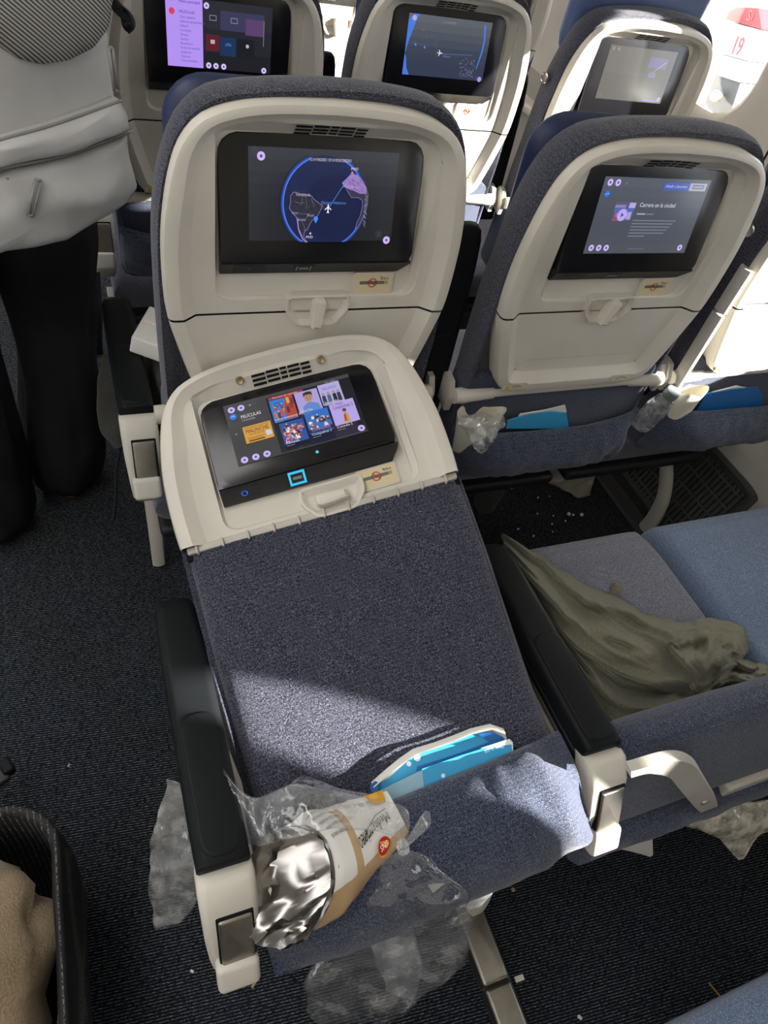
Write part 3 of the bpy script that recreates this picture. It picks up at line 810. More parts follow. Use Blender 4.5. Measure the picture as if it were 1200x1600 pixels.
def disp_grid():
    g = gd(); grad(g, ['454548', '434346', '404043', '3e3e40', '3c3c3e', '3b3b3d', '3c3c3e', '3e3e3f'])
    # top panels dark
    g.rect(U(.33), V(.02), U(1), V(.94), '1c1c20')
    dots(g, [(.055, .90), (.13, .895), (.055, .07), (.14, .07), (.225, .07), (.955, .07)], .0052, 'c9b6f2'); g.disc(U(.20), V(.90), .0035, '4c4c50'); g.disc(U(.20), V(.90), .0012, 'a0a0a6')
    g.disc(U(.055), V(.78), .0050, '2b7be0'); g.line([(U(.04), V(.78)), (U(.06), V(.795)), (U(.07), V(.78))], .0008, 'b8dcff')
    g.text('PELÍCULAS', U(.11), V(.715), .0078, 'e0dede', maxw=.030); g.text('Comedia', U(.11), V(.665), .0055, 'a5a3a6')
    g.text('<', U(.035), V(.47), .006, 'b0b0b4'); g.text('>', U(.955), V(.49), .006, 'c8c8cc')
    # orange banner
    g.rect(U(.10), V(.30), U(.315), V(.57), 'd09a44'); g.rect(U(.11), V(.535), U(.30), V(.55), 'a87a30')
    g.text('MALINCHE', U(.115), V(.455), .0098, '3a2410', maxw=.034); g.text('UN MUSICAL', U(.135), V(.415), .0040, '5a3a18')
    g.rect(U(.12), V(.37), U(.25), V(.378), '6f4a20'); g.rect(U(.12), V(.345), U(.235), V(.352), '6f4a20'); g.rect(U(.125), V(.315), U(.245), V(.335), '5a3a18'); g.rect(U(.262), V(.35), U(.305), V(.43), 'c0ccdd')
    # red header
    g.rect(U(.345), V(.885), U(.62), V(.925), 'a83a36'); g.text('Estrenos de comedia', U(.38), V(.895), .0045, 'e8b8b0'); g.text('Ver todo', U(.80), V(.925), .0045, '9a9aa0')
    random.seed(11)
    def poster(x0, y0, x1, y1, bgc, pal, n, people):
        g.rect(U(x0), V(y0), U(x1), V(y1), bgc)
        for i in range(n):
            a = x0 + (x1 - x0) * (.04 + .8 * random.random()); b = y0 + (y1 - y0) * (.05 + .6 * random.random()); s = (x1 - x0) * (.07 + .10 * random.random())
            c = random.choice(pal)
            if people:
                g.poly([(U(a), V(b)), (U(min(a + s, x1)), V(b)), (U(min(a + s * .8, x1)), V(min(b + s * 1.5, y1))), (U(a + s * .15), V(min(b + s * 1.5, y1)))], c)
                if b + s * 1.9 < y1: g.disc(U(a + s * .45), V(b + s * 1.8), .0014, random.choice(['c89a80', '8a5a44', 'd8b09a']), n=10)
            else: g.rect(U(a), V(b), U(min(a + s, x1)), V(min(b + s * 1.4, y1)), c)
    poster(.345, .50, .53, .875, '3b78c8', ['b03a34', '8c2c40', 'c88a3c', '54407a', 'd0a050', '2c5890'], 22, True)
    g.poly([(U(.44), V(.50)), (U(.53), V(.50)), (U(.53), V(.875)), (U(.47), V(.875)), (U(.45), V(.70))], 'a8483c')
    g.disc(U(.40), V(.77), .0055, '2f4f8e', .0038); g.disc(U(.40), V(.77), .004, '4c72b4', .0026)
    for a, b, c in ((.46, .60, '6c2c34'), (.49, .66, '8c3434'), (.475, .75, 'd8a04c'), (.505, .72, '7a2e48'), (.36, .56, 'b87068'), (.385, .53, '4a3a60'), (.41, .58, 'c0524a')): g.rect(U(a), V(b), U(a + .022), V(b + .10), c)
    # portrait poster
    g.rect(U(.545), V(.52), U(.725), V(.875), 'a99cd6')
    g.poly([(U(.575), V(.52)), (U(.715), V(.52)), (U(.705), V(.62)), (U(.66), V(.67)), (U(.625), V(.67)), (U(.585), V(.62))], '5f86c8'); g.disc(U(.643), V(.755), .0064, 'b28a78', .0085); g.poly([(U(.608), V(.77)), (U(.61), V(.84)), (U(.645), V(.855)), (U(.678), V(.84)), (U(.678), V(.77)), (U(.665), V(.80)), (U(.62), V(.80))], '3c302e'); g.rect(U(.625), V(.725), U(.662), V(.732), '6e4a44'); g.disc(U(.630), V(.765), .0009, '2a2226', n=8); g.disc(U(.657), V(.765), .0009, '2a2226', n=8)
    # three walking
    g.rect(U(.735), V(.55), U(.905), V(.90), 'b0a8da'); g.text('TRES AMIGOS', U(.76), V(.80), .0065, '5862a0', maxw=.022)
    for a, c in ((.755, '2e3858'), (.795, '53627c'), (.838, '222636'), (.872, '3a3442')):
        g.poly([(U(a - .014), V(.57)), (U(a + .018), V(.57)), (U(a + .016), V(.71)), (U(a - .010), V(.71))], c); g.disc(U(a + .003), V(.735), .0022, 'a98678', n=10)
    # lower row
    poster(.37, .10, .555, .45, '2f4f98', ['b84a6a', 'd08a5c', '34344e', '7a4ca0', 'e0c0b0', '222230', '4a78c8', 'b03038', 'f0e0e8'], 70, True)
    poster(.57, .12, .75, .475, '2f6cc0', ['20222e', '2c2e3c', 'ece8ec', '3a3540', '6a5a78', 'd8d0d8'], 30, True)
    g.rect(U(.57), V(.12), U(.75), V(.18), '2c2038'); g.text('COMPADRES', U(.585), V(.14), .006, 'b090d8', maxw=.028)
    g.rect(U(.765), V(.13), U(.955), V(.50), 'b3a2e2'); g.text('MISS', U(.815), V(.445), .0056, '3b3050'); g.text('Conpinchely 2', U(.785), V(.385), .0088, '40284a', maxw=.030)
    g.poly([(U(.835), V(.15)), (U(.885), V(.15)), (U(.88), V(.28)), (U(.865), V(.32)), (U(.85), V(.28))], 'c8963c'); g.disc(U(.865), V(.345), .003, '5a3a34', n=12); g.poly([(U(.845), V(.17)), (U(.86), V(.17)), (U(.865), V(.28)), (U(.85), V(.28))], 'a83c3c')
    for x, y, t_ in ((.35, .455, 'Locas aventuras 2'), (.55, .475, 'One Fan'), (.74, .51, 'Sin rumbo'), (.38, .055, 'Comedia'), (.58, .075, 'Compadres 3'), (.77, .085, 'Comedia 2')):
        g.text(t_, U(x), V(y), .0052, 'dcdade')
        g.rect(U(x), V(y - .035), U(x + .06), V(y - .025), '77757a')
    return g
def disp_menu():
    g = gd(); grad(g, ['2a2b33'] * 3 + ['24252c'] * 3 + ['1d1e24'] * 2)
    g.rect(-LX, LY0, U(.335), LY1, 'b291f0')
    g.text('≡', U(.04), V(.93), .009, '4a3c78'); g.text('Menú principal', U(.12), V(.93), .0062, '2c2050')
    g.disc(U(.055), V(.80), .0050, 'd84058'); g.text('PELÍCULAS', U(.12), V(.785), .0058, '2c2050')
    for k, t_ in enumerate(('Cine español', 'Últimos lanzamientos', 'Infantil', 'Comedia', 'Drama', 'Acción', 'Romántica', 'Fuera de taquilla', 'Suspense', 'Clásicos', 'Documentales')):
        g.text(t_, U(.125), V(.715 - k * .063), .0052, '5a4890')
    g.rect(U(.50), V(.60), U(.92), V(.88), '3b3a56'); g.rect(U(.37), V(.60), U(.50), V(.86), '2b2c34'); g.rect(U(.74), V(.56), U(.92), V(.80), '58406a')
    g.rect(U(.36), V(.28), U(.49), V(.52), '5a2028'); g.rect(U(.495), V(.22), U(.65), V(.50), '1c3358'); g.rect(U(.655), V(.22), U(.83), V(.50), '1a1b22')
    for x, y in ((.40, .73), (.60, .72)): g.line([(U(x), V(y)), (U(x + .06), V(y)), (U(x + .06), V(y + .07)), (U(x), V(y + .07)), (U(x), V(y))], .0008, '9a96b4')
    g.ring(U(.575), V(.36), .003, .0038, '6a8fc8', 20, 160, 12); g.ring(U(.575), V(.36), .0055, .0063, '6a8fc8', 20, 160, 12); g.rect(U(.405), V(.39), U(.445), V(.45), 'b4aab8'); g.disc(U(.76), V(.40), .003, 'b8b0c0')
    g.rect(U(.915), V(.42), U(.92), V(.80), '8a88a0')
    dots(g, [(.37, .93), (.385, .06), (.455, .06), (.53, .06), (.93, .05)], .0048, 'd4c4f6')
    return g
def disp_route():
    g = gd(); grad(g, ['5b6068', '555a63', '4c525d', '434a58', '3b4252', '373e50', '353c50', '343b50'])
    g.poly([(U(.0), V(.35)), (U(.035), V(.6)), (U(.10), V(.95)), (U(.13), V(1)), (U(.06), V(1)), (U(0), V(.9))], '4a78dc')
    g.poly([(U(0), V(0)), (U(.08), V(0)), (U(.04), V(.12)), (U(.02), V(.3)), (U(0), V(.35))], '4a78dc')
    g.poly([(U(.90), V(.95)), (U(.925), V(.7)), (U(.92), V(.5)), (U(.89), V(.2)), (U(.90), V(.2)), (U(.94), V(.5)), (U(.945), V(.72)), (U(.925), V(.95))], '4a78dc')
    for i in range(70):
        x, y = .68 + .19 * random.random(), .06 + .32 * random.random(); g.line([(U(x), V(y)), (U(x + .03 * (random.random() - .5)), V(y + .06 * (random.random() - .5)))], .0007, random.choice(['8d7fa8', 'a58ab8', '6a6484']))
    for i in range(30):
        x, y = .06 + .3 * random.random(), .5 + .35 * random.random(); g.line([(U(x), V(y)), (U(x + .05 * (random.random() - .5)), V(y + .05 * (random.random() - .5)))], .0004, '77808e')
    px, py, s = U(.40), V(.43), .0055
    g.poly([(px - s, py - s * .12), (px - s, py + s * .12), (px + s, py + s * .14), (px + s * 1.2, py), (px + s, py - s * .14)], 'e4e4ee'); g.poly([(px + s * .4, py), (px - s * .3, py + s), (px - s * .55, py + s), (px - s * .1, py), (px - s * .55, py - s), (px - s * .3, py - s)], 'e4e4ee')
    g.line([(U(.43), V(.42)), (U(.80), V(.45))], .0005, '6a88c8'); g.text('Atlántico', U(.44), V(.37), .005, '7088b8'); g.text('12:14 MADRID', U(.38), V(.92), .0050, '8a8e98')
    g.disc(U(.10), V(.53), .0022, '4a88f0'); g.disc(U(.21), V(.50), .0022, '4a88f0'); g.disc(U(.05), V(.95), .0048, 'b0a8d8'); g.disc(U(.94), V(.05), .0048, 'a49ae0')
    return g
def disp_glare():  # grey-beige ground paints the glare on the glass into the display
    g = gd(); grad(g, ['6a675f'] * 4 + ['66635c'] * 4)
    g.rect(U(.62), V(.66), U(.90), V(.86), '7a7098'); g.line([(U(.70), V(.55)), (U(.88), V(.80))], .0010, 'c8c4b8'); g.rect(U(.66), V(.48), U(.78), V(.58), '7a7898'); g.text('<', U(.05), V(.06), .006, 'aca898')
    g.rect(U(.70), V(.03), U(.95), V(.06), '7c68c0'); dots(g, [(.95, .08)], .0046, 'b8aed0'); g.disc(U(.05), V(.94), .004, '8a8678'); g.disc(U(.12), V(.94), .004, '8a8678')
    return g

# --- row frames (legs and beams) -----------------------------------------
def row_frame(row, label, xs=(.44, 1.36)):
    y = ROWY[row]
    t = empty('seat_frame', (0, y, 0), label, 'seat frame')
    mb = MB(); mb.tube([(.03, .10, .235), (1.44, .10, .235)], .020, 12); mb.build('beam', M['bezel_matt'], t)
    mb = MB(); mb.tube([(.03, .34, .235), (1.44, .34, .235)], .020, 12); mb.build('beam', M['bezel_matt'], t)
    for x in xs:
        mb = MB(); mb.tube([(x, .34, .235), (x, .36, .12), (x, .37, .012)], [.016, .015, .02], 10); mb.build('leg', M['taupe'], t)
        mb = MB(); pts = catmull([(x, .10, .235), (x, .03, .22), (x, -.02, .15), (x, -.035, .07), (x, -.03, .012)], 6); mb.tube(pts, .015, 10, flat=(1.0, 1.5)); mb.build('leg', M['beige2'], t)
        mb = MB(); mb.rbox((x, .05, .008), (.055, .62, .014), .005); mb.build('track_cover', M['grey_grille'], t)
    mb = MB(); pts = [(.022, .20, .24), (.022, .13, .12), (.022, .11, .02)]; mb.tube(pts, [.013, .012, .011], 10, flat=(1.3, .8)); mb.build('leg', M['beige2'], t)
    return t
row_frame(1, 'steel beams and legs carrying the nearest seat row with folded seat')
row_frame(0, 'curved legs and beams under the seat row with map screen')
row_frame(-1, 'legs and beams under the seat row behind the grey backpack')
t = empty('floor_track_cover', (.435, -.16, 0), 'taupe metal track cover on carpet under the hanging plastic bag', 'cover')
mb = MB(); mb.rbox((0, .085, .016), (.050, .165, .032), .006); mb.build('cover_section', M['taupe'], t)
mb = MB(); mb.rbox((0, -.105, .015), (.050, .210, .030), .006); mb.build('cover_section', M['taupe'], t)

# --- seats of the rows ahead ---------------------------------------------
def button(t, Mb, u=-.222, v=.45, n=-.05):
    mb = MB(); A = Mb @ Matrix.Translation(back(u, n, v)) @ Matrix.Rotation(R(-90), 4, 'Y') @ Matrix.Rotation(R(20), 4, 'X')
    mb.lathe([(.0115, -.004), (.0115, .002), (.009, .0035), (.0075, .0025), (0.001, .0025)], mat=A); mb.build('coat_button', M['steel'], t, 30)
def side_trim(t, Mb):
    mb = MB()
    for (v0, v1, u0, u1) in ((.315, .40, -.213, -.213), (.130, .310, -.209, -.213)):
        mb.rings([[back(u + a, n, v) for a, n in ((0, -.030), (-.008, -.026), (-.009, -.012), (-.005, -.002), (.004, -.003))] for u, v in ((u0, v0), (u1, v1))])
    o = mb.build('side_trim', M['beige2'], t, 30); o.matrix_local = Mb
def s3_extra(t, Mb): button(t, Mb); side_trim(t, Mb)
T1, T2, T3 = -0.0248, 0.0404, 0.0404
seat('a', 0, 0, T1, 'upright aisle seat with globe map screen, second row, navy fabric top', disp_map(), -.06, (True, True), (False, True))
seat('b', 0, 1, T2, 'upright middle seat whose screen reads Carrera en la ciudad', disp_movie(), -.28, (False, True), (False, True), dx=.008)
seat('c', 0, 2, T3, 'sunlit window seat at right edge, mostly outside the picture, with side button', disp_glare(), 0, (), (), extra=s3_extra)
seat('d', -1, 0, .1355, 'aisle seat beside the backpack with purple menu screen', disp_menu(), 0, (True, True), (False, True))
seat('e', -1, 1, .0517, 'middle seat of the far row with dim route map screen', disp_route(), 0, (False, True), (False, True))
seat('f', -1, 2, .1087, 'window seat with raised blue headrest and glaring pale screen', disp_glare(), 0, (), (), extra=button, head=(.47, .75, .185, -.135, M['leather_lit']))
ROWS2 = 'sunlit seat backs of the front row'
for c_, lb in ((0, 'frontmost sunlit beige seat back in the gap left, behind the purple menu seat'), (1, 'frontmost sunlit beige seat back, behind the route map seat'), (2, 'frontmost seat back by the window, farthest right')):
    seat('g', -2, c_, .09, lb, None, .1, (False,), (False,), group=ROWS2)

# --- nearest row: folded aisle seat --------------------------------------
FO = Vector((0.2583904691, 0.0936779520, 0.4542404621)); FR = Vector((0.9641872803, -0.0408338317, 0.2620600822)); FU = Vector((-0.0677455997, 0.9173824329, 0.3921989361)); FN = Vector((-0.2564243, -0.3959066, 0.8817622))
FS = .955      # the folded back is a little smaller and lies just short of the seat ahead
FB = CAM + (FO + FU * .022 - CAM) * FS
MF = Matrix((FR, -FN, FU)).transposed().to_4x4() @ Matrix.Scale(FS, 4); MF.translation = FB
def F(u, v, n): return MF @ back(u, n, v)
def folded():
    t = empty('airline_seat', (W / 2, 0, 0), 'nearest aisle seat folded forward, tray missing, movie posters on its screen', 'seat')
    Mb = Matrix.Translation((-W / 2, 0, 0)) @ MF
    # padded cover, flat on the folded back
    mb = MB(); rings = []
    for n, i in ((-.036, .016), (-.022, .004), (-.022, .0), (-.030, .0), (-.055, .0), (-.080, .004), (-.096, .016), (-.104, .036), (-.106, .06)):
        lp = inset(COVER, i + .006); rings.append([back(p.x, n, p.y - .005) for p in lp])
    mb.rings(rings); o = mb.build('backrest_cover', M['fabric'], t, 70); o.matrix_local = Mb
    u = mesh_ob('upper_shell', UPPER_FOLD, t); u.matrix_local = Mb
    # bare rear fabric where the tray used to be
    rings = []
    for i in range(41):
        v = .334 - i * .0105; hw = .203 if v > .2 else .203 - .004 * math.sin((0.2 - v) * 8)
        row = []
        for j in range(41):
            s = j / 40 * 2 - 1; e = 1 - abs(s) ** 8
            row.append(back(s * hw + .004, -.030 + .020 * e ** .5 + wrinkle((s * .2, v, 0), .0018, 10), v))
        row += [back(hw + .002, -.06, v), back(-hw + .006, -.06, v)]
        rings.append(row)
    mb = MB(); mb.rings(rings); o = mb.build('rear_fabric_panel', M['fabric'], t, 60); o.matrix_local = Mb
    # exposed lower edge of the shell with clip notches
    mb = MB(); mb.rbox((0, 0, 0), (.392, .010, .010), .002, mat=Matrix.Translation(back(.002, -.014, .334)))
    for i in range(11):
        x = -.18 + i * .036; mb.rbox((0, 0, 0), (.003, .014, .013), .001, mat=Matrix.Translation(back(x, -.010, .3325)))
    o = mb.build('clip_strip', M['beige2'], t, 30); o.matrix_local = Mb
    mb = MB(); mb.rbox((0, 0, 0), (.400, .008, .010), .002, mat=Matrix.Translation(back(.002, -.022, .3265))); o = mb.build('shell_gap', M['dark'], t, 30); o.matrix_local = Mb
    s = build_screen(t, Mb, disp_grid())
    g = G(clip=None); ex = 3.6e-2
    for i in range(40):
        a0, a1 = 2 * pi * i / 40, 2 * pi * (i + 1) / 40
        g.poly([(-.098 + r_ * math.cos(q), .55 + r_ / .0294 * math.sin(q)) for r_, q in ((.0036, a0), (.0046, a0), (.0046, a1), (.0036, a1))], '2f6cff')
    g.build('indicator_light', M['lcd'], lambda x, y, z: sock(x, y, .0009 + z), s); g = G()
    for (a, b, c, d) in ((-.0255, .12, -.0225, .86), (-.0045, .12, -.0015, .86), (-.0255, .10, -.0015, .24), (-.0255, .78, -.0015, .92)): g.rect(a - .008, b, c - .008, d, '35c8f4')
    g.build('indicator_light', M['lcd'], lambda x, y, z: sock(x, y, .0009 + z), s)
    g = G(); g.disc(.016, .4225, .0028, '1f7f98'); g.disc(.016, .4225, .0017, '5fe0f8')
    g.build('sensor_light', M['lcd'], lambda x, y, z: back(x, glass_n(y) + .0004 + z, y), s)
    mb = MB(); mb.rbox((0, 0, 0), (.095, .002, .0016), .0005, mat=Matrix.Translation(back(.070, glass_n(.411) - .0003, .411))); mb.build('card_slot', M['dark'], s, 30)
    placard(t, Mb, .090, .366)
    # latch lever turned sideways in its cup
    latch(t, Mb, .020, .352, R(90)); vents(u)
    for x in (-.062, .062):
        mb = MB(); A = Matrix.Translation(back(x, -.0140, .5655)) @ Matrix.Rotation(R(90 + 42), 4, 'X')
        mb.lathe([(.0062, -.002), (.0062, .0012), (.0052, .0022), (.003, .0012), (.0008, .0012)], mat=A, seg=16)
        o = mb.build('screw', M['brass'], t, 30); o.matrix_local = Mb
    # bulging pocket, lowest towards the aisle
    po = pocket(t, Mb, -.052, -.185, .070, -.024, .212, .0, 4.2, M['fabric_blue'], .02, .020)
    cushion(t, M['cushion'])
    mb = MB(); mb.rbox((0, .20, .262), (.44, .42, .03), .012); mb.build('seat_pan', M['bezel_matt'], t, 40)
    armrest(t, -W / 2, 0); armrest(t, W / 2, 0)
    mb = MB(); mb.rbox((-.21, .09, .42), (.012, .20, .20), .005); mb.build('side_plate', M['beige2'], t, 40)
    mb = MB(); mb.rbox((.205, .12, .44), (.012, .26, .22), .005); mb.build('side_plate', M['beige2'], t, 40)
folded()

# middle seat of the nearest row: cushion, low back stump, hinge arm
def stump(c, label, mat, arm):
    t = empty('airline_seat', (W * (c + .5), 0, 0), label, 'seat')
    cushion(t, M[mat], .478)
    mb = MB(); mb.rbox((0, .20, .262), (.46, .42, .03), .012); mb.build('seat_pan', M['bezel_matt'], t, 40)
    mb = MB(); rings = []
    pr = catmull([(.045, .40), (.050, .48), (.040, .55), (.018, .583), (-.008, .585), (-.026, .56), (-.042, .49), (-.056, .42), (-.050, .405), (0, .40)], 4, True)
    N_ = 26
    for i in range(N_ + 1):
        s = i / N_ * 2 - 1; e = (1 - abs(s) ** 14); x = s * .236
        k = .80 + .20 * e
        rings.append([Vector((x, p.x * k, .40 + (p.y - .40) * (k if c == 1 else 1) + wrinkle((x, p.x * 2, p.y), .005, 9, c))) for p in pr])
    mb.rings(rings); mb.build('low_backrest', M['fabric_blue'], t, 70)
    mb = MB(); mb.rbox((.135, -.058, .388), (.19, .020, .036), .005); mb.build('edge_trim', M['beige2'], t, 40)
    if arm:
        mb = MB(); o = Vector((W * 1.5, 0, 0))
        pts = [at_y(982, 1203, -.050), at_y(1030, 1192, -.056), at_y(1062, 1200, -.060), at_y(1082, 1226, -.066), at_y(1108, 1262, -.072)]
        pts = catmull([p - o for p in pts], 6)
        rings = []
        for i, p in enumerate(pts):
            tt = (pts[min(i + 1, len(pts) - 1)] - pts[max(0, i - 1)]).normalized(); n = Vector((0, 1, 0)); b = tt.cross(n).normalized()
            hw = .019 if i < len(pts) - 3 else .019 * [.98, .85, .5][i - len(pts) + 3]
            rings.append([p + b * (a * hw) + n * d for a, d in ((-1, .006), (-.85, -.006), (.85, -.006), (1, .006))])
        mb.rings(rings); h = mb.build('hinge_arm', M['beige2'], t, 50)
        mb = MB(); mb.lathe([(.0065, -.002), (.0065, .002), (.005, .003), (.003, .0015), (.0008, .0015)], mat=Matrix.Translation(pts[-4] + Vector((0, -.006, 0))) @ Matrix.Rotation(R(90), 4, 'X'), seg=16); mb.build('screw', M['steel'], h, 30)
    # sagging pocket below
    mb = MB(); rings = []
    for i in range(25):
        s = i / 24; x = -.235 + s * .46
        z0 = .40 - .012 * math.sin(pi * s) ; rings.append([Vector((x, y + wrinkle((x, y, z), .004, 20, c), z0 + z)) for y, z in ((-.02, 0), (-.05, .002), (-.075, -.012), (-.085, -.035), (-.07, -.055), (-.035, -.05), (-.02, -.03))])
    mb.rings(rings); mb.build('literature_pocket', M['fabric_blue'], t, 60)
    armrest(t, W / 2, 0, True) if False else None
stump(1, 'nearest middle seat with grey cushion under the blanket and low back', 'cushion', True)
seat('j', 1, 2, -.02, 'nearest window seat with plain light blue cushion, its back beyond the right edge', None, 0, (), (), cush='cushion_blue', head=(.40, .66))  # unseen upright back put in to keep sun off the blanket
# photographer's row: cushion at the lower right
seat('h', 2, 1, .04, 'blue seat behind the nearest row, cushion edge at the lower right corner', None, 0, (False, False), (False, False), cush='cushion_blue')
seat('i', 2, 2, -.10, 'window seat behind the nearest row, wholly beyond the lower right corner', None, 0, (False, False), (False, False), cush='cushion_blue', head=(.44, .72))  # unseen; forward tilt and tall headrest shaped to block the sun

# ------------------------------------------------------------------ loose things
def at_plane(px, py, O, n):
    r = ray(px, py); return CAM + r * ((O - CAM).dot(n) / r.dot(n))
def at_fold(px, py, n):
    """point on the folded back, n above the shell face"""
    return at_plane(px, py, FB + FN * ((SO + n) * FS), FN)
def seat_mat(row, theta): return Matrix.Translation((0, ROWY[row] + HY, HZ)) @ Matrix.Rotation(theta, 4, 'X')
MS2 = seat_mat(0, T2)
def at_s2(px, py, n):
    nn = (MS2.to_3x3() @ Vector((0, -1, 0))); return at_plane(px, py, MS2.translation + nn * (SO + n), nn)
N2 = MS2.to_3x3() @ Vector((0, -1, 0)); U2 = MS2.to_3x3() @ Vector((0, 0, 1))
def ridged(p, sc, seed):
    d, _ = noise.voronoi(Vector(p) * sc + Vector((seed, seed * 2.1, -seed)))
    return d[1] - d[0]
def film(name, rows, nrm, mat, parent=None, nu=26, sub=6, puff=.012, crumple=.010, seed=1.0, sc=16, ragged=0.0, layers=2, origin=None):
    """crumpled film through a ladder of (left, right) points, closed as a flat bag"""
    Ls = catmull([r[0] for r in rows], sub); Rs = catmull([r[1] for r in rows], sub); nv = len(Ls)
    nrm = Vector(nrm).normalized(); mb = MB()
    def P(i, j, sgn):
        s = j / nu; p = Ls[i].lerp(Rs[i], s)
        wdt = (Rs[i] - Ls[i]).length; e = math.sin(pi * s) ** .5
        d = puff * min(1, wdt / .08) * e * sgn
        c = crumple * min(1, wdt / .05) * (ridged(p, sc, seed + sgn) - .35) + crumple * .6 * noise.noise(p * sc * .7 + Vector((seed, 0, sgn)))
        q = p + nrm * (d + c)
        q += Vector((noise.noise(p * 22 + Vector((seed, 1, 2))), noise.noise(p * 22 + Vector((3, seed, 2))), 0)) * crumple * .5
        if ragged and i == nv - 1: q += (Ls[-1] - Ls[-3]).normalized() * ragged * noise.noise(Vector((j * .9, seed, 0)))
        return q
    if layers == 2:
        rings = []
        for i in range(nv):
            rings.append([P(i, j, 1) for j in range(nu + 1)] + [P(i, j, -1) for j in range(nu - 1, 0, -1)])
        mb.rings(rings, 0, None, False, False)
    else:
        mb.rings([[P(i, j, 1) for j in range(nu + 1)] for i in range(nv)], 0, closed=False)
    return mb.build(name, mat, parent, 180, origin)

# --- leaflets in the nearest pocket
def slab(name, outline, nrm, th, mat, parent=None, origin=None):
    mb = MB(); n = Vector(nrm).normalized(); P_ = [Vector(p) for p in outline]
    mb.rings([[p for p in P_], [p + n * th for p in P_]]); return mb.build(name, mat, parent, 30, origin)
M['cyan_card'] = plastic('cyan_blue_card', (0.045, 0.36, 0.66), 0.28, 0.03, 0.5, 0)
M['deep_blue'] = plastic('deep_blue_card', (0.01, 0.13, 0.40), 0.35, 0.03, 0.5, 0)
M['pale_blue'] = plastic('pale_blue_card', (0.30, 0.50, 0.62), 0.25, 0.03, 0.5, 0)
def leaflets():
    def px(l, n): return [at_fold(a, b, n) for a, b in l]
    o = at_fold(690, 1200, .0)
    t = empty('safety_booklet', o, 'cyan booklet with curled white cover at the back of the nearest pocket', 'booklet')
    top = [(580, 1222), (598, 1206), (622, 1186), (645, 1170), (678, 1160), (705, 1150), (735, 1138), (765, 1131), (786, 1138), (790, 1152)]
    loc = lambda pts: [p - o for p in pts]
    slab('white_cover', loc(px(top + [(800, 1182), (690, 1222), (590, 1252)], -.0085)), FN, .0022, M['white'], t)
    mb = MB()   # curled upper edge of the cover
    e0 = px(top, -.004); e1 = px([(a + 4, b + 9) for a, b in top], .006)
    mb.rings([loc(e0), loc([(a + b) / 2 + FN * .003 for a, b in zip(e0, e1)]), loc(e1)], 0, closed=False); mb.build('curled_edge', M['white'], t, 180)
    blue = [(586, 1226), (606, 1216), (640, 1186), (670, 1172), (708, 1160), (735, 1148), (768, 1143), (786, 1152), (800, 1186), (700, 1226), (606, 1256)]
    slab('inner_page', loc(px(blue, -.004)), FN, .0022, M['cyan_card'], t)
    slab('spine', loc(px([(578, 1226), (586, 1220), (592, 1222), (590, 1236), (580, 1238)], .0)), FN, .005, M['deep_blue'], t)
    slab('painted_shadow', loc(px([(650, 1204), (652, 1198), (720, 1176), (785, 1152), (788, 1158), (720, 1184)], .0)), FN, .0012, M['deep_blue'], t)  # deep blue strip paints the front card's shadow on the booklet
    slab('corner_page', loc(px([(746, 1146), (768, 1144), (786, 1152), (762, 1158)], .0)), FN, .0012, M['deep_blue'], t)
    o2 = at_fold(720, 1215, .012)
    c = empty('safety_card', o2, 'cyan card with small white lettering, front of the nearest pocket', 'card')
    loc2 = lambda pts: [p - o2 for p in pts]
    slab('card_sheet', loc2(px([(659, 1201), (720, 1180), (790, 1158), (799, 1160), (801, 1184), (800, 1196), (730, 1222), (664, 1250)], .006)), FN, .003, M['cyan_card'], c)
    slab('card_edge', loc2(px([(750, 1169), (790, 1156), (800, 1159), (801, 1178), (798, 1163)], .0065)), FN, .004, M['white'], c)
    o3 = at_fold(620, 1230, .01)
    c2 = empty('folded_card', o3, 'pale glossy card left of the lettered cyan card, half under plastic', 'card')
    slab('card_sheet', [p - o3 for p in px([(584, 1240), (620, 1222), (659, 1203), (664, 1250), (600, 1262), (580, 1256)], .005)], FN, .003, M['pale_blue'], c2)
    # lettering laid on the card
    a, b, e = at_fold(665, 1244, .0095), at_fold(800, 1190, .0095), at_fold(660, 1204, .0095)
    ux = (b - a).normalized(); uy = (e - a) - ux * (e - a).dot(ux); uy.normalize()
    g = G(); g.text('aire seguro', .085, .020, .008, 'dff4ff'); g.disc(.118, .0235, .002, 'dff4ff'); g.disc(.028, .014, .0025, 'dff4ff'); g.disc(.012, .0035, .0035, 'f0faff'); g.text('instrucciones', .018, .0015, .0062, '08345e'); g.text('de seguridad', .052, .0015, .0062, '08345e')
    g.build('lettering', M['print_gloss'], lambda x, y, z: a + ux * x + uy * y + FN * z - o2, c)
    g = G(); g.disc(.0, .0, .004, 'e8f6ff'); g.disc(-.012, -.003, .003, 'e8f6ff')
    q = at_fold(652, 1184, -.0012)
    g.build('emblem', M['print_gloss'], lambda x, y, z: q + ux * x + uy * y + FN * z - o, t)
leaflets()

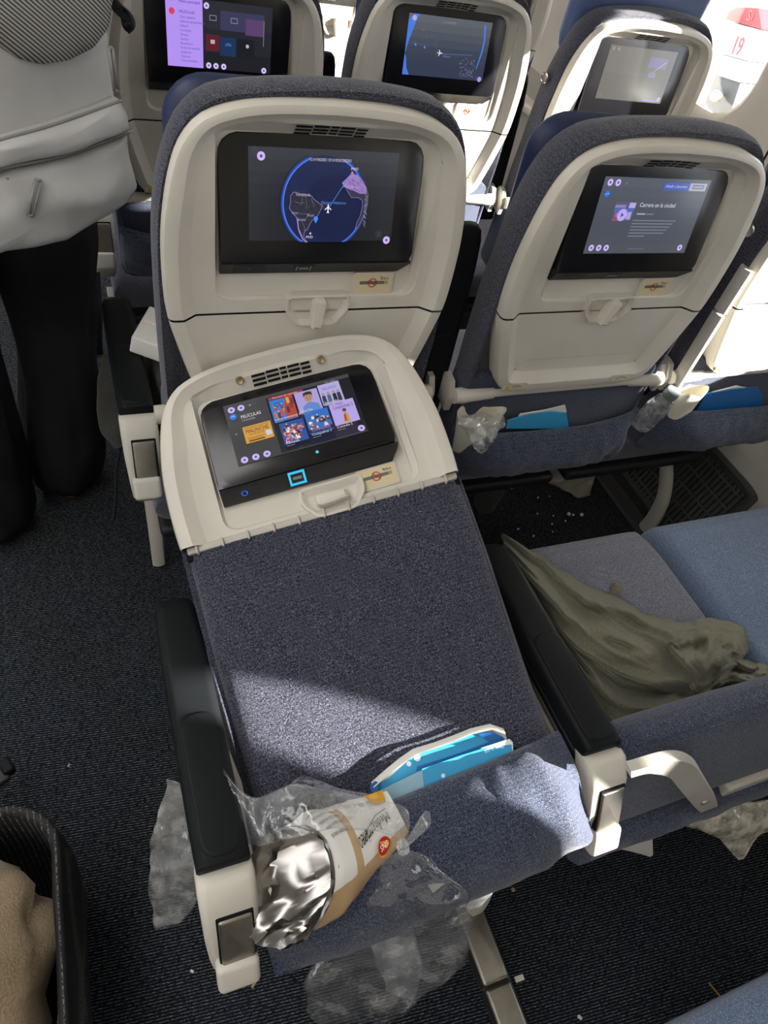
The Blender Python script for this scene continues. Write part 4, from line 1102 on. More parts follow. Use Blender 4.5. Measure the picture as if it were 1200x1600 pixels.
# --- snack bag
M['foil'] = metal_mat('crumpled_foil', (0.30, 0.285, 0.27), 0.24)
M['kraft'] = plastic('kraft_paper', (0.50, 0.34, 0.18), 0.6, 0.08, 0.3, 0.2)
M['paper'] = plastic('white_snack_paper', (0.74, 0.72, 0.68), 0.5, 0.04, 0.3, 0.1)
def snack_bag():
    P1 = at_fold(452, 1380, .076); P0 = at_fold(622, 1270, .048)
    a = (P1 - P0); L = a.length; a.normalize()
    up = (FN - a * FN.dot(a)).normalized(); side = a.cross(up).normalized()   # side : towards the lower right
    if side.dot(at_fold(560, 1400, .05) - P0) < 0: side = -side
    t = empty('snack_bag', (P0 + P1) / 2, 'torn open white and brown snack bag with foil inside on the nearest pocket', 'bag')
    o = (P0 + P1) / 2
    n = 56; rings = []; ks = 20
    def S(s, ph, d=0.0):
        w = .026 + .026 * max(0, min(1, s * 1.4)); h = .006 + .030 * max(0, min(1, s * 1.15)) ** .9
        c = P0 + a * (L * s * (1 + .0)) 
        r = 1 + .07 * (noise.noise(Vector((math.cos(ph) * 2.2, math.sin(ph) * 2.2, s * 3.5))) ) + .04 * noise.noise(Vector((math.cos(ph) * 6, math.sin(ph) * 6, s * 9)))
        ca, sa = math.cos(ph), math.sin(ph); ca = math.copysign(abs(ca) ** .8, ca); sa = math.copysign(abs(sa) ** 1.25, sa)
        lean = (.016 * ca - .046 * sa) * max(0, s) ** 1.5                       # mouth cut on the slant
        return c + side * ((w * r + d) * ca) + up * ((h * r + d) * sa) + a * lean
    mb = MB(); 
    R_ = [[S(i / ks, 2 * pi * j / n) for j in range(n)] for i in range(ks + 1)]
    vs = [p - o for r_ in R_ for p in r_]; fs = []; mi = []
    for i in range(ks):
        for j in range(n):
            ph = 360 * (j + .5) / n; s = i / ks
            kr = 2 if (ph < 62 or ph > 300 or (.52 < s < .64 and ph < 150)) else 1
            fs.append((i * n + j, i * n + (j + 1) % n, (i + 1) * n + (j + 1) % n, (i + 1) * n + j)); mi.append(kr - 1)
    fs.append(tuple(range(n))); mi.append(0)
    link_mesh('paper_sleeve', vs, fs, [M['paper'], M['kraft']], t, True, 60, mi)
    # foil lining: rolled rim and crumpled inside
    rings = []
    for k, (s, d) in enumerate(((.985, .001), (1.03, .0035), (1.05, .001), (1.02, -.003), (.97, -.004), (.92, -.005), (.87, -.006), (.82, -.007), (.76, -.008), (.70, -.010), (.62, -.012), (.54, -.013), (.45, -.014), (.36, -.015), (.27, -.016))):
        ring = []
        for j in range(n):
            ph = 2 * pi * j / n; p = S(s, ph, d)
            if k > 0: p += (side * math.cos(ph) + up * math.sin(ph)) * (.011 * (ridged(p * 1.0 + a * .3 * math.sin(k), 46, 3) - .3) + .007 * noise.noise(p * 38)) * (1 if k > 2 else .35) + a * (.004 * noise.noise(Vector((j * .8, k, 0))))
            ring.append(p - o)
        rings.append(ring)
    mb = MB(); mb.rings(rings, 0, None, False, True); mb.build('foil_lining', M['foil'], t, 40)
    # printed lettering, upside down to the viewer, wrapped on the paper
    g = G(); g.eps = .00012
    def W_(x, y, z):     # x along -a (0..L) , y around
        s = .02 + x / L * .86; ph = R(112) - y / .040
        return S(s, ph, .0012 + z) - o
    g2 = G(); g2.eps = .00012
    for k, ln in enumerate(('patatas fritas con aceite', 'de oliva y sal marina fina', 'selección de patatas', 'cocinadas en caldero', 'consumir antes de')):
        g2.text(ln, L * .70, -.030 + k * .0078, .0058, '54504a', maxw=.042)
    g2.text('Mediterráneo', L * .10, .006, .013, '26241f', rot=.10, maxw=.075); g2.line([(L * .1, .002), (L * .25, .004), (L * .45, .012), (L * .55, .018)], .0010, '26241f'); g2.text('con oliva', L * .16, -.020, .010, '4a463c', maxw=.05)
    x0 = L * .30; g2.disc(x0 + .002, .033, .0120, 'e0a21c', .0095); g2.disc(x0, .0315, .0125, 'b81c24', .0092); g2.text('SNS', x0, .028, .0095, 'fbf4ea', center=True)
    g2.poly([(.002, -.040), (.03, -.036), (.028, -.010), (.008, -.006)], 'd29a2c'); g2.disc(.018, -.026, .008, 'e0b04c')
    g2.build('printed_lettering', M['print'], W_, t)
    g3 = G(); g3.eps = .00012
    g3.ring(L * .62, .062, .008, .0087, '8a6a44'); g3.text('i', L * .62, .059, .008, '8a6a44', center=True); g3.line([(L * .30, .056), (L * .30, .078)], .0009, '3a2c1c'); g3.rect(L * .75, .082, L * .82, .090, 'b0242a')
    g3.build('small_print', M['print'], W_, t)
snack_bag()

# --- clear plastic bag tied over the snack bag
def plastic_bags():
    K = at_fold(629, 1321, .081)
    t = empty('plastic_bag', K, 'clear plastic bag knotted over the snack bag, crumpled end hanging', 'bag')
    fl = lambda a, b, n: at_fold(a, b, n) - K
    rows = [(fl(352, 1198, 0.056), fl(376, 1318, 0.056)), (fl(392, 1246, 0.076), fl(410, 1322, 0.092)), (fl(455, 1226, 0.086), fl(455, 1312, 0.120)), (fl(530, 1238, 0.092), fl(520, 1298, 0.122)), (fl(590, 1250, 0.096), fl(570, 1296, 0.114)), (fl(634, 1268, 0.092), fl(606, 1308, 0.100)), (fl(638, 1306, 0.084), fl(622, 1318, 0.086)), (fl(634, 1322, 0.081), fl(626, 1326, 0.081))]
    film('draped_film', rows, FN, M['film'], t, 30, 7, .006, .010, 2.0, 20)
    rows = [(fl(395, 1248, 0.038), fl(402, 1270, 0.066)), (fl(440, 1232, 0.038), fl(440, 1268, 0.071)), (fl(470, 1212, 0.036), fl(470, 1262, 0.076)), (fl(520, 1226, 0.036), fl(520, 1262, 0.076)), (fl(590, 1244, 0.041), fl(580, 1266, 0.076))]
    film('torn_film', rows, FN, M['film'], t, 16, 6, .002, .010, 6.0, 26, layers=1)
    rows = [(fl(632, 1318, 0.082), fl(640, 1322, 0.082)), (fl(645, 1296, 0.088), fl(655, 1308, 0.088)), (fl(656, 1276, 0.092), fl(672, 1290, 0.092)), (fl(664, 1266, 0.092), fl(671, 1268, 0.092))]
    film('knot_ear', rows, FN, M['film_grey'], t, 10, 5, .005, .004, 9.0, 40)
    mb = MB(); mb.tube([fl(627, 1312, 0.082), fl(629, 1322, 0.084), fl(632, 1332, 0.082)], [.006, .0078, .006], 12); mb.build('knot', M['film_grey'], t)
    z = lambda a, b, h: at_z(a, b, h) - K
    rows = [(z(624, 1328, .60), z(636, 1328, .60)), (z(592, 1352, .585), z(672, 1346, .59)), (z(572, 1398, .55), z(714, 1376, .57)), (z(548, 1440, .51), z(734, 1418, .53)), (z(506, 1486, .42), z(738, 1456, .46)), (z(474, 1528, .37), z(730, 1494, .41)), (z(478, 1558, .33), z(700, 1530, .36)), (z(490, 1592, .29), z(655, 1566, .32)), (z(498, 1606, .27), z(640, 1576, .30))]
    nh = (CAM - K).normalized()
    film('hanging_end', rows, nh, M['film'], t, 34, 6, .018, .020, 4.0, 17, .02)
    rows = [(z(575, 1400, .50), z(640, 1420, .49)), (z(560, 1436, .46), z(650, 1470, .43)), (z(590, 1500, .40), z(660, 1520, .38)), (z(600, 1550, .34), z(650, 1560, .32))]
    film('inner_fold', rows, nh, M['film_grey'], t, 14, 6, .004, .012, 14.0, 30)
    g = G(); q = z(676, 1395, .56)
    ux, uy = (z(700, 1376, .56) - q).normalized(), None
    uy = nh.cross(ux)
    for k in range(9): g.rect(0, k * .0011, .034 - .004 * (k % 3), k * .0011 + .0005, 'c8c6c0')
    g.build('printed_text', M['print'], lambda x, y, zz: q + ux * x + uy * y + nh * zz, t)
    # second bag piece hanging below the pocket
    z2 = at_z(760, 1375, .40)
    t2 = empty('plastic_bag', z2, 'dim clear plastic wrap poking out under the right half of the nearest pocket', 'bag')
    w = lambda a, b, h: at_z(a, b, h) - z2
    film('crumpled_film', [(w(690, 1356, .44), w(812, 1342, .44)), (w(700, 1382, .42), w(802, 1366, .42)), (w(712, 1410, .39), w(776, 1396, .39)), (w(722, 1424, .37), w(748, 1416, .37))], Vector((0, -.5, .8)), M['film_grey'], t2, 18, 6, .008, .014, 21.0, 24)
    # bag squeezed out on the aisle side of the armrest
    z3 = at_z(265, 1340, .40)
    t3 = empty('plastic_bag', z3, 'dusty clear plastic bag hanging down the aisle side of the nearest armrest', 'bag')
    w = lambda a, b, h: at_z(a, b, h) - z3
    film('crumpled_film', [(w(256, 1216, .50), w(268, 1222, .50)), (w(256, 1246, .48), w(290, 1240, .48)), (w(238, 1290, .45), w(302, 1286, .45)), (w(231, 1345, .40), w(312, 1340, .41)), (w(232, 1395, .35), w(312, 1385, .37)), (w(238, 1432, .31), w(300, 1415, .33)), (w(244, 1456, .29), w(280, 1442, .30))], Vector((-.5, -.5, .7)), M['film_grey'], t3, 20, 6, .010, .014, 31.0, 22)
plastic_bags()

# --- paper card tucked beside the folded back
o = at_fold(362, 1190, -.02); slab_ob = slab('paper_card', [at_fold(a, b, -.025) for a, b in ((345, 1184), (359, 1174), (378, 1222), (385, 1262), (350, 1262))], FN, .002, M['white'], None, o); tag(slab_ob, 'stiff grey-white paper between the nearest aisle armrest and folded back', 'paper')

# --- things in the pockets of the second row
def cup(px, py, label, row_n=.012, rx=.040, ry=.024, tilt=0.0):
    c = at_s2(px, py, row_n); t = empty('paper_cup', c, label, 'cup')
    mb = MB(); n = 40; rings = []
    for k, (h, s, d) in enumerate(((-.085, .72, 0), (-.04, .86, 0), (-.004, 1, 0), (.0, 1.02, .002), (.002, 1.0, 0), (-.003, .95, 0), (-.04, .80, 0), (-.078, .66, 0))):
        ring = []
        for j in range(n):
            a = 2 * pi * j / n; f = s * (1 + .09 * math.cos(3 * a + .6) * max(0, 1 + h * 14))
            ring.append(Vector((1, 0, 0)) * (rx * f * math.cos(a)) + N2 * (ry * f * math.sin(a)) + U2 * (h + .004 * math.cos(3 * a) * (1 if h > -.02 else 0)))
        rings.append(ring)
    mb.rings(rings); mb.build('cup_body', M['cup'], t, 60); return t
cup(752, 646, 'dented cream paper cup wrapped in film in the middle seat pocket', -.004, .046, .021)
q = at_s2(752, 670, .03); t = empty('plastic_film', q, 'crumpled clear film around the cup in the middle seat pocket', 'film')
f2 = lambda a, b, n: at_s2(a, b, n) - q
film('crumpled_film', [(f2(712, 652, .030), f2(788, 648, .030)), (f2(718, 666, .050), f2(790, 660, .048)), (f2(730, 684, .058), f2(780, 678, .056)), (f2(744, 700, .056), f2(772, 694, .055)), (f2(757, 712, .054), f2(766, 706, .054))], N2, M['film_grey'], t, 18, 6, .006, .016, 41, 34)
def pocket_leaf(label, pts, n, mat, white_pts=None):
    o = at_s2(*pts[0], n); t = empty('booklet', o, label, 'booklet')
    slab('cover', [at_s2(a, b, n) - o for a, b in pts], N2, .003, M[mat], t)
    if white_pts: slab('pages', [at_s2(a, b, n - .005) - o for a, b in white_pts], N2, .003, M['white'], t)
pocket_leaf('blue and white booklet beside the wrapped cup in the middle pocket', [(790, 668), (792, 656), (820, 648), (860, 642), (884, 644), (888, 668)], -.004, 'cyan_card', [(800, 668), (812, 646), (850, 640), (882, 632), (884, 640), (880, 668)])
pocket_leaf('teal blue booklet with curled edge in the window seat pocket', [(1088, 640), (1104, 614), (1140, 608), (1184, 604), (1190, 618), (1188, 640)], -.004, 'deep_blue', [(1100, 640), (1112, 612), (1150, 602), (1178, 608), (1186, 612), (1184, 640)])
cup(1082, 610, 'cream paper cup between the bottle and booklet in the window pocket', -.004, .036, .020)
def bottle():
    c = at_s2(1046, 618, .0); t = empty('water_bottle', c, 'small clear bottle with grey cap lying in the window pocket', 'bottle')
    ax = (at_s2(1056, 604, .010) - at_s2(1020, 640, -.006)).normalized(); A = ax.to_track_quat('Z', 'Y').to_matrix().to_4x4()
    mb = MB(); mb.lathe([(.006, -.10), (.022, -.098), (.024, -.09), (.0225, -.06), (.024, -.04), (.018, -.012), (.0125, -.002), (.0125, .004)], mat=A); mb.build('bottle_body', M['film_grey'], t, 50)
    mb = MB()
    pr = [(.0145, -.002), (.0150, .001), (.0150, .014), (.0138, .0165), (.001, .0168)]
    mb.lathe(pr, mat=A, seg=30); mb.build('cap', M['cap'], t, 40)
M['cap'] = plastic('grey_bottle_cap', (0.16, 0.19, 0.20), 0.4, 0.03, 0.4, 0)
bottle()

# --- olive fleece blanket on the middle seat
def fleece(name, c):
    mt, nt, bs = new_mat(name); v = coords(nt, (1, 1, 1))
    f = noise_fac(nt, v, 320, 3, 0.35, 0.7); f2 = noise_fac(nt, v, 30, 2, .3, .7)
    lnk(nt, mixc(nt, f2, mixc(nt, f, tuple(x * .72 for x in c), tuple(x * 1.25 for x in c)), c), bs.inputs['Base Color'])
    bs.inputs['Roughness'].default_value = 1.0; bs.inputs['Specular IOR Level'].default_value = 0.05; bs.inputs['Sheen Weight'].default_value = .15
    bump(nt, bs, f, 0.5, 0.0015); return mt
M['fleece'] = fleece('olive_grey_fleece', (0.175, 0.17, 0.122))
M['fleece_grey'] = fleece('dark_grey_fleece', (0.06, 0.06, 0.055))
def blanket():
    o = at_z(960, 1040, .41); t = empty('fleece_blanket', o, 'rumpled olive grey fleece blanket along the armrest on the grey cushion', 'blanket')
    def sheet(name, top, bot, h, nu, nv, ridges, seed, edge=.004):
        T_ = catmull([Vector((*p, 0)) for p in top], 14); B_ = catmull([Vector((*p, 0)) for p in bot], 14)
        n = min(len(T_), len(B_)); rows = []
        for i in range(nu + 1):
            s = i / nu; a = T_[min(len(T_) - 1, int(s * (len(T_) - 1)))]; b = B_[min(len(B_) - 1, int(s * (len(B_) - 1)))]
            row = []
            for j in range(nv + 1):
                q = j / nv; p = a.lerp(b, q); e = min(1, 10 * q + .04, 8 * (1 - q) + .04, 8 * s + .15, 8 * (1 - s) + .2) ** .5; p = p + Vector((0, 1, 0)) * (7 * noise.noise(Vector((s * 9, seed, q))) + 5 * noise.noise(Vector((s * 23, seed, q * 2)))) * (1 - q)
                zz = 0
                ph = noise.noise(Vector((s * 3.1, q * 1.5, seed))) * 1.6
                zz += .056 * max(0, 1 - 1.5 * abs(noise.noise(Vector((s * 2.6 + seed, q * 2.6 + 1.4 * s, seed))))) ** 1.5 + .008 * max(0, 1 - 1.6 * abs(noise.noise(Vector((s * 4.2 - q * 2.0, q * 6.5, seed + 7))))) ** 1.6 - .02
                for (fr, am, sk) in ridges:
                    zz += .35 * am * (.5 + .5 * math.cos(2 * pi * (fr * q + sk * s) + ph * 2)) ** 1.3
                zz += .010 * noise.noise(Vector((s * 7, q * 6, seed))) + .0015 * noise.noise(Vector((s * 22, q * 18, seed))) + .006 * (.5 - min(.5, ridged(Vector((s * 1.3 + .3 * q, q, 0)), 3.2, seed)))
                H = (h(s, q) + zz) * e
                row.append(at_z(p.x, p.y,   .426 + max(0.002, H)) - o)
            rows.append(row)
        up_ = Vector((0, 0, 1)); mb = MB()
        rings = [r_ + [p - up_ * .006 for p in reversed(r_)] for r_ in rows]
        mb.rings(rings); return mb.build(name, M['fleece'], t, 180)
    # big lower spread, then the folded upper layers
    sheet('lower_layer', [(790, 850), (850, 930), (930, 1010), (1010, 1040), (1100, 1050), (1200, 1052)], [(800, 900), (850, 960), (905, 1060), (962, 1150), (1060, 1120), (1200, 1084)], lambda s, q: .014 + .02 * math.sin(pi * q), 60, 30, [(1.8, .020, .9)], 3.0)
    sheet('upper_layer', [(784, 834), (838, 864), (896, 900), (952, 930), (1012, 956), (1060, 972), (1108, 966), (1160, 980), (1170, 1016)], [(794, 868), (850, 950), (888, 1008), (925, 1040), (985, 1072), (1050, 1092), (1095, 1102), (1120, 1070), (1150, 1046)], lambda s, q: .028 + .030 * math.sin(pi * q) * (.6 + s), 84, 40, [(1.7, .030, 1.2), (.9, .016, -1.6)], 8.0)
    sheet('folded_corner', [(1035, 1000), (1062, 990), (1104, 980), (1140, 1000), (1162, 1028)], [(1046, 1010), (1070, 1060), (1096, 1098), (1118, 1078), (1150, 1050)], lambda s, q: .075 + .03 * math.sin(pi * q) * math.sin(pi * s), 40, 24, [(1.6, .028, .5)], 12.0)
    sheet('right_fold', [(1110, 1030), (1150, 1028), (1200, 1040), (1225, 1050)], [(1104, 1096), (1140, 1075), (1180, 1092), (1230, 1080)], lambda s, q: .045 + .02 * math.sin(pi * q), 34, 22, [(1.2, .028, 2.2)], 15.0)
    # tufted corner
    c_ = at_z(955, 938, .43) - o
    mb = MB(); mb.tube(catmull([c_, c_ + Vector((.012, .012, .016)), c_ + Vector((.018, .02, .006))], 4), .010, 10); mb.build('tuft', M['fleece'], t, 180)
blanket()

# --- wrapped blankets hanging or stowed low
def low_bag(label, rows, mat, nrm, puff, cr, seed, name='plastic_bag', sc=18):
    pts = [(at_z(a, b, h), at_z(c, d, h)) for a, b, c, d, h in rows]; o = sum((p + q for p, q in pts), Vector()) / (2 * len(pts))
    ob = film(name, pts, nrm, M[mat], None, 24, 6, puff, cr, seed, sc, origin=o); tag(ob, label, 'bag'); return ob
low_bag('sunlit yellowish wrapped blanket bag under the nearest middle seat', [(1022, 1254, 1180, 1250, .35), (1040, 1262, 1215, 1252, .345), (1070, 1288, 1230, 1270, .325), (1096, 1304, 1220, 1296, .305), (1130, 1316, 1190, 1310, .285), (1152, 1342, 1160, 1340, .26)], 'film_yellow', (0, -.4, .9), .012, .014, 51)
low_bag('grey paper bag corner below the nearest middle seat pocket', [(940, 1312, 1020, 1288, .335), (950, 1322, 1020, 1300, .325), (985, 1330, 1019, 1318, .315), (1014, 1340, 1019, 1337, .30)], 'bag_grey', (0, -.4, .9), .004, .004, 53) if M.setdefault('bag_grey', plastic('grey_white_bag', (0.46, 0.43, 0.40), 0.6, 0.05, 0.3, 0)) else 0
low_bag('pale wrapped pillow bag under the middle seat of the second row', [(826, 724, 938, 716, .26), (834, 738, 936, 726, .22), (852, 752, 932, 742, .17), (880, 764, 926, 758, .12), (905, 778, 922, 774, .07)], 'bag_pale', (-.2, -.6, .7), .020, .014, 55) if M.setdefault('bag_pale', plastic('pale_wrapped_pillow', (0.52, 0.47, 0.39), 0.35, 0.08, 0.5, 0)) else 0
low_bag('dark grey blanket lump on the floor beneath the wrapped cup pocket', [(735, 746, 770, 740, .16), (738, 764, 788, 752, .12), (742, 786, 786, 772, .07), (748, 806, 770, 798, .02)], 'fleece_grey', (-.2, -.6, .7), .022, .010, 57, 'blanket_lump')

# --- second row aisle seat : white box, grey blanket
t = empty('paper_box', (.085, .905, .600), 'white folded paper box leaning on the second row aisle armrest', 'box')
mb = MB(); mb.rbox((0, 0, 0), (.125, .105, .034), .003, mat=Matrix.Rotation(R(-24), 4, 'Z') @ Matrix.Rotation(R(12), 4, 'Y')); mb.build('box_body', M['white'], t, 30)
mb = MB(); mb.rbox((-.008, .022, .019), (.100, .045, .003), .001, mat=Matrix.Rotation(R(-24), 4, 'Z') @ Matrix.Rotation(R(12), 4, 'Y')); mb.build('box_flap', M['white'], t, 30)
def lump(name, c, r, mat, label, cat, seed, flat=.6):
    n, k = 36, 20; rings = []
    for i in range(1, k):
        th = pi * i / k; ring = []
        for j in range(n):
            a = 2 * pi * j / n; d = Vector((math.sin(th) * math.cos(a), math.sin(th) * math.sin(a), math.cos(th)))
            f = 1 + .22 * noise.noise(d * 2.2 + Vector((seed, 0, 0))) + .16 * abs(noise.noise(d * 4.5 + Vector((seed, 4, 0))))
            ring.append(Vector((d.x * r[0] * f, d.y * r[1] * f, d.z * r[2] * f)))
        rings.append(ring)
    mb = MB(); mb.rings(rings); o = mb.build(name, M[mat], None, 180); o.location = c; tag(o, label, cat); return o
lump('fleece_blanket', (.165, .90, .485), (.15, .13, .085), 'fleece_light', 'grey blanket heap under the white box on the second row aisle seat', 'blanket', 3.0) if M.setdefault('fleece_light', fleece('mid_grey_fleece', (0.13, 0.125, 0.115))) else 0
def hanging(label, name, rows, mat, seed, cat):
    pts = [(at_y(a, b, y), at_y(c, d, y)) for a, b, c, d, y in rows]; o = sum((p + q for p, q in pts), Vector()) / (2 * len(pts))
    ob = film(name, pts, (-.3, -.9, .2), M[mat], None, 18, 6, .018, .012, seed, 14, origin=o); tag(ob, label, cat)
hanging('dark grey blanket bunched on the aisle side of the second row armrest', 'fleece_blanket', [(158, 560, 186, 556, 1.02), (152, 600, 196, 590, .98), (150, 640, 200, 630, .95), (158, 675, 204, 660, .92), (178, 700, 206, 690, .90)], 'fleece_grey', 61, 'blanket')
pts = [at_y(188, 700, .90), at_y(182, 740, .90), at_y(181, 780, .89), at_y(178, 812, .89)]; o = pts[0]
mb = MB(); mb.tube(catmull([p - o for p in pts], 4), .0035, 8); ob = mb.build('headset_cord', M['bezel_matt'], None, 60); ob.location = o; tag(ob, 'thin black cord dangling under the second row aisle armrest', 'cord')
pts = [at_y(146, 425, 1.36), at_y(150, 480, 1.32), at_y(150, 530, 1.30), at_y(152, 553, 1.30)]; o = pts[0]
t = empty('strap', o, 'black strap with metal tip hanging in the aisle beside a far armrest', 'strap')
mb = MB(); mb.tube(catmull([p - o for p in pts], 4), .014, 10, flat=(1, .25)); mb.build('webbing', M['bezel_matt'], t, 60)
mb = MB(); mb.rbox(tuple(pts[-1] - o), (.022, .006, .018), .002); mb.build('metal_tip', M['steel'], t, 40)
# blue tag on the far aisle seat pocket
q = at_y(240, 368, 1.36); t = empty('cloth_tag', q, 'small blue tag with white letters on the far aisle seat back', 'tag')
mb = MB(); mb.rbox((0, 0, 0), (.034, .004, .020), .0015); mb.build('tag_body', M['deep_blue'], t, 30)
g = G(); g.text('ae', -.014, -.004, .013, 'd8e6f0'); g.rect(-.016, -.0085, .016, -.0075, '9fc4dc'); g.build('letters', M['print'], lambda x, y, z: Vector((x, -.0022 - z, y)), t)

# --- crumbs and scraps on the carpet
def bit(name, px, py, size, mat, label, cat, group=None, z=0.0):
    p = at_z(px, py, 0); mb = MB(); mb.rbox((0, 0, size[2] / 2 + .0012), size, min(size) * .35, mat=Matrix.Rotation(random.random() * 3, 4, 'Z'))
    o = mb.build(name, M[mat], None, 40); o.location = (p.x, p.y, z); tag(o, label, cat, group); return o
p = at_z(811, 1529, 0); mb = MB(); mb.rbox((0, 0, .002), (.017, .009, .0012), .0004, mat=Matrix.Rotation(R(-2), 4, 'Z')); o = mb.build('paper_scrap', M['white'], None, 30); o.location = p; tag(o, 'small white paper scrap on carpet right of the track cover', 'scrap')
a, b = at_z(1108, 1536, .003), at_z(1128, 1560, .003); mb = MB(); mb.tube([Vector(), (b - a) * .5, b - a], .0013, 8); o = mb.build('orange_straw', M.setdefault('orange', plastic('orange_plastic', (.55, .26, .04), .5, .02, .4, 0)), None, 40); o.location = a; tag(o, 'thin orange stick on carpet beside the lower right blue cushion', 'stick')
CR_ = 'pale crumbs on the carpet under the second row'
for (x, y, s) in ((826, 742, 3), (840, 779, 4), (858, 777, 3), (839, 804, 3), (888, 805, 6), (895, 806, 4), (908, 806, 6), (864, 807, 3), (883, 815, 3), (862, 820, 3), (809, 828, 4), (833, 839, 4), (863, 832, 3), (799, 764, 4)):
    bit('crumb', x, y, (.0016 * s, .0012 * s, .0014 * s), 'cup', 'pale crumb on the dark carpet under the second row pockets', 'crumb', CR_)
bit('crumb', 801, 1391, (.007, .006, .004), 'kraft', 'tan crumb on carpet right of the hanging plastic bag', 'crumb')
bit('crumb', 905, 1590, (.008, .005, .004), 'cup', 'white crumb at the bottom edge, right of the track cover', 'crumb')
bit('crumb', 108, 1197, (.006, .004, .003), 'kraft', 'tiny brown crumb on the aisle carpet left of the nearest armrest', 'crumb')
bit('lint', 300, 1518, (.006, .004, .002), 'white', 'white lint speck on carpet below the nearest armrest cap', 'lint')
bit('lint', 398, 1536, (.016, .004, .002), 'kraft', 'brown sliver on carpet under the lowest pocket corner', 'lint')

# --- black mesh tote with tan fleece, bottom left
def mesh_fabric():
    mt, nt, bs = new_mat('black_mesh_fabric'); v = coords(nt, (1, 1, 1))
    w = node(nt, 'ShaderNodeTexWave', wave_type='BANDS', bands_direction='X'); w.inputs['Scale'].default_value = 38; lnk(nt, v, w.inputs['Vector'])
    d = noise_fac(nt, coords(nt, (300, 500, 500)), 1, 0, .45, .7); mr = node(nt, 'ShaderNodeMapRange'); mr.inputs['From Min'].default_value = .8; lnk(nt, w.outputs['Fac'], mr.inputs['Value'])
    mu = node(nt, 'ShaderNodeMath', operation='MULTIPLY'); lnk(nt, mr.outputs[0], mu.inputs[0]); lnk(nt, d, mu.inputs[1])
    lnk(nt, mixc(nt, mu.outputs[0], (.008, .008, .009), (.22, .20, .18)), bs.inputs['Base Color']); bs.inputs['Roughness'].default_value = .7; return mt
M['mesh'] = mesh_fabric(); M['tan_fleece'] = fleece('tan_fleece', (0.36, 0.27, 0.17))
def tote():
    c = Vector((-.335, .06, 0)); t = empty('tote_bag', c, 'black mesh bag holding tan fleece on the aisle floor, lower left', 'bag')
    mb = MB(); rings = []
    for z, hx, hy in ((.004, .14, .16), (.05, .150, .175), (.20, .155, .18), (.32, .150, .172), (.335, .146, .168), (.325, .138, .160), (.20, .14, .165), (.02, .13, .15)):
        rings.append([Vector((a + wrinkle((a, b, z), .006, 9), b, z)) for a, b in [(p.x, p.y) for p in resample([Vector(q) for q in rrect(2 * hx, 2 * hy, .07, 8)], 64)]])
    mb.rings(rings); mb.build('bag_body', M['mesh'], t, 180)
    f = lump('fleece_garment', (c.x + .012, c.y - .01, .27), (.115, .14, .115), 'tan_fleece', 'tan fleece garment stuffed in the black mesh bag', 'garment', 9.0)
tote()
p = at_z(6, 1212, .10); t = empty('strap', p, 'short black buckle strap at the left edge above the mesh bag', 'strap')
mb = MB(); mb.rbox((-.030, .0, 0), (.075, .026, .014), .005, mat=Matrix.Rotation(R(24), 4, 'Z')); mb.build('webbing', M['bezel_matt'], t, 40)
mb = MB(); mb.rbox((.010, .010, .002), (.020, .030, .022), .005, mat=Matrix.Rotation(R(24), 4, 'Z')); mb.build('buckle', M['pad'], t, 40)

# ------------------------------------------------------------------ person in the aisle
M['trousers'] = plastic('black_cotton', (0.020, 0.020, 0.022), 0.75, 0.2, 0.15, 0.2)
M['jacket'] = plastic('charcoal_jacket', (0.02, 0.02, 0.024), 0.8, 0.1, 0.2, 0.2)
M['skin'] = plastic('skin', (0.48, 0.29, 0.20), 0.55, 0.05, 0.35, 0)
M['hair'] = plastic('dark_brown_hair', (0.02, 0.012, 0.008), 0.6, 0.2, 0.3, 0)
M['tan_shoe'] = plastic('tan_shoe_leather', (0.34, 0.20, 0.10), 0.5, 0.1, 0.4, 0)
M['pack'] = plastic('light_grey_nylon', (0.58, 0.58, 0.575), 0.36, 0.06, 0.45, 0.2)
M['zip'] = plastic('grey_zip_tape', (0.30, 0.30, 0.30), 0.4, 0.05, 0.5, 0)
def stripes():
    mt, nt, bs = new_mat('fine_striped_cloth'); v = coords(nt, (1, 1, 1), (0, R(38), 0))
    w = node(nt, 'ShaderNodeTexWave', wave_type='BANDS', bands_direction='X'); w.inputs['Scale'].default_value = 72; lnk(nt, v, w.inputs['Vector'])
    mr = node(nt, 'ShaderNodeMapRange'); mr.inputs['From Min'].default_value = .40; mr.inputs['From Max'].default_value = .60; lnk(nt, w.outputs['Fac'], mr.inputs['Value'])
    lnk(nt, mixc(nt, mr.outputs[0], (0.07, 0.07, 0.068), (0.46, 0.45, 0.43)), bs.inputs['Base Color']); bs.inputs['Roughness'].default_value = .8; return mt
M['stripes'] = stripes()
def skinned(name, nodes, edges, mat, parent, root=0, sub=2):
    me = bpy.data.meshes.new(name); bm = bmesh.new(); lay = bm.verts.layers.skin.verify()
    vs = []
    for i, (p, r_) in enumerate(nodes):
        v = bm.verts.new(p); rr = r_ if isinstance(r_, tuple) else (r_, r_); v[lay].radius = rr; v[lay].use_root = (i == root); vs.append(v)
    for a, b in edges: bm.edges.new((vs[a], vs[b]))
    bm.to_mesh(me); bm.free(); me.materials.append(mat)
    o = bpy.data.objects.new(name, me); col.objects.link(o); o.parent = parent
    k = o.modifiers.new('skin', 'SKIN'); k.use_smooth_shade = True
    s_ = o.modifiers.new('sub', 'SUBSURF'); s_.levels = sub; s_.render_levels = sub
    return o
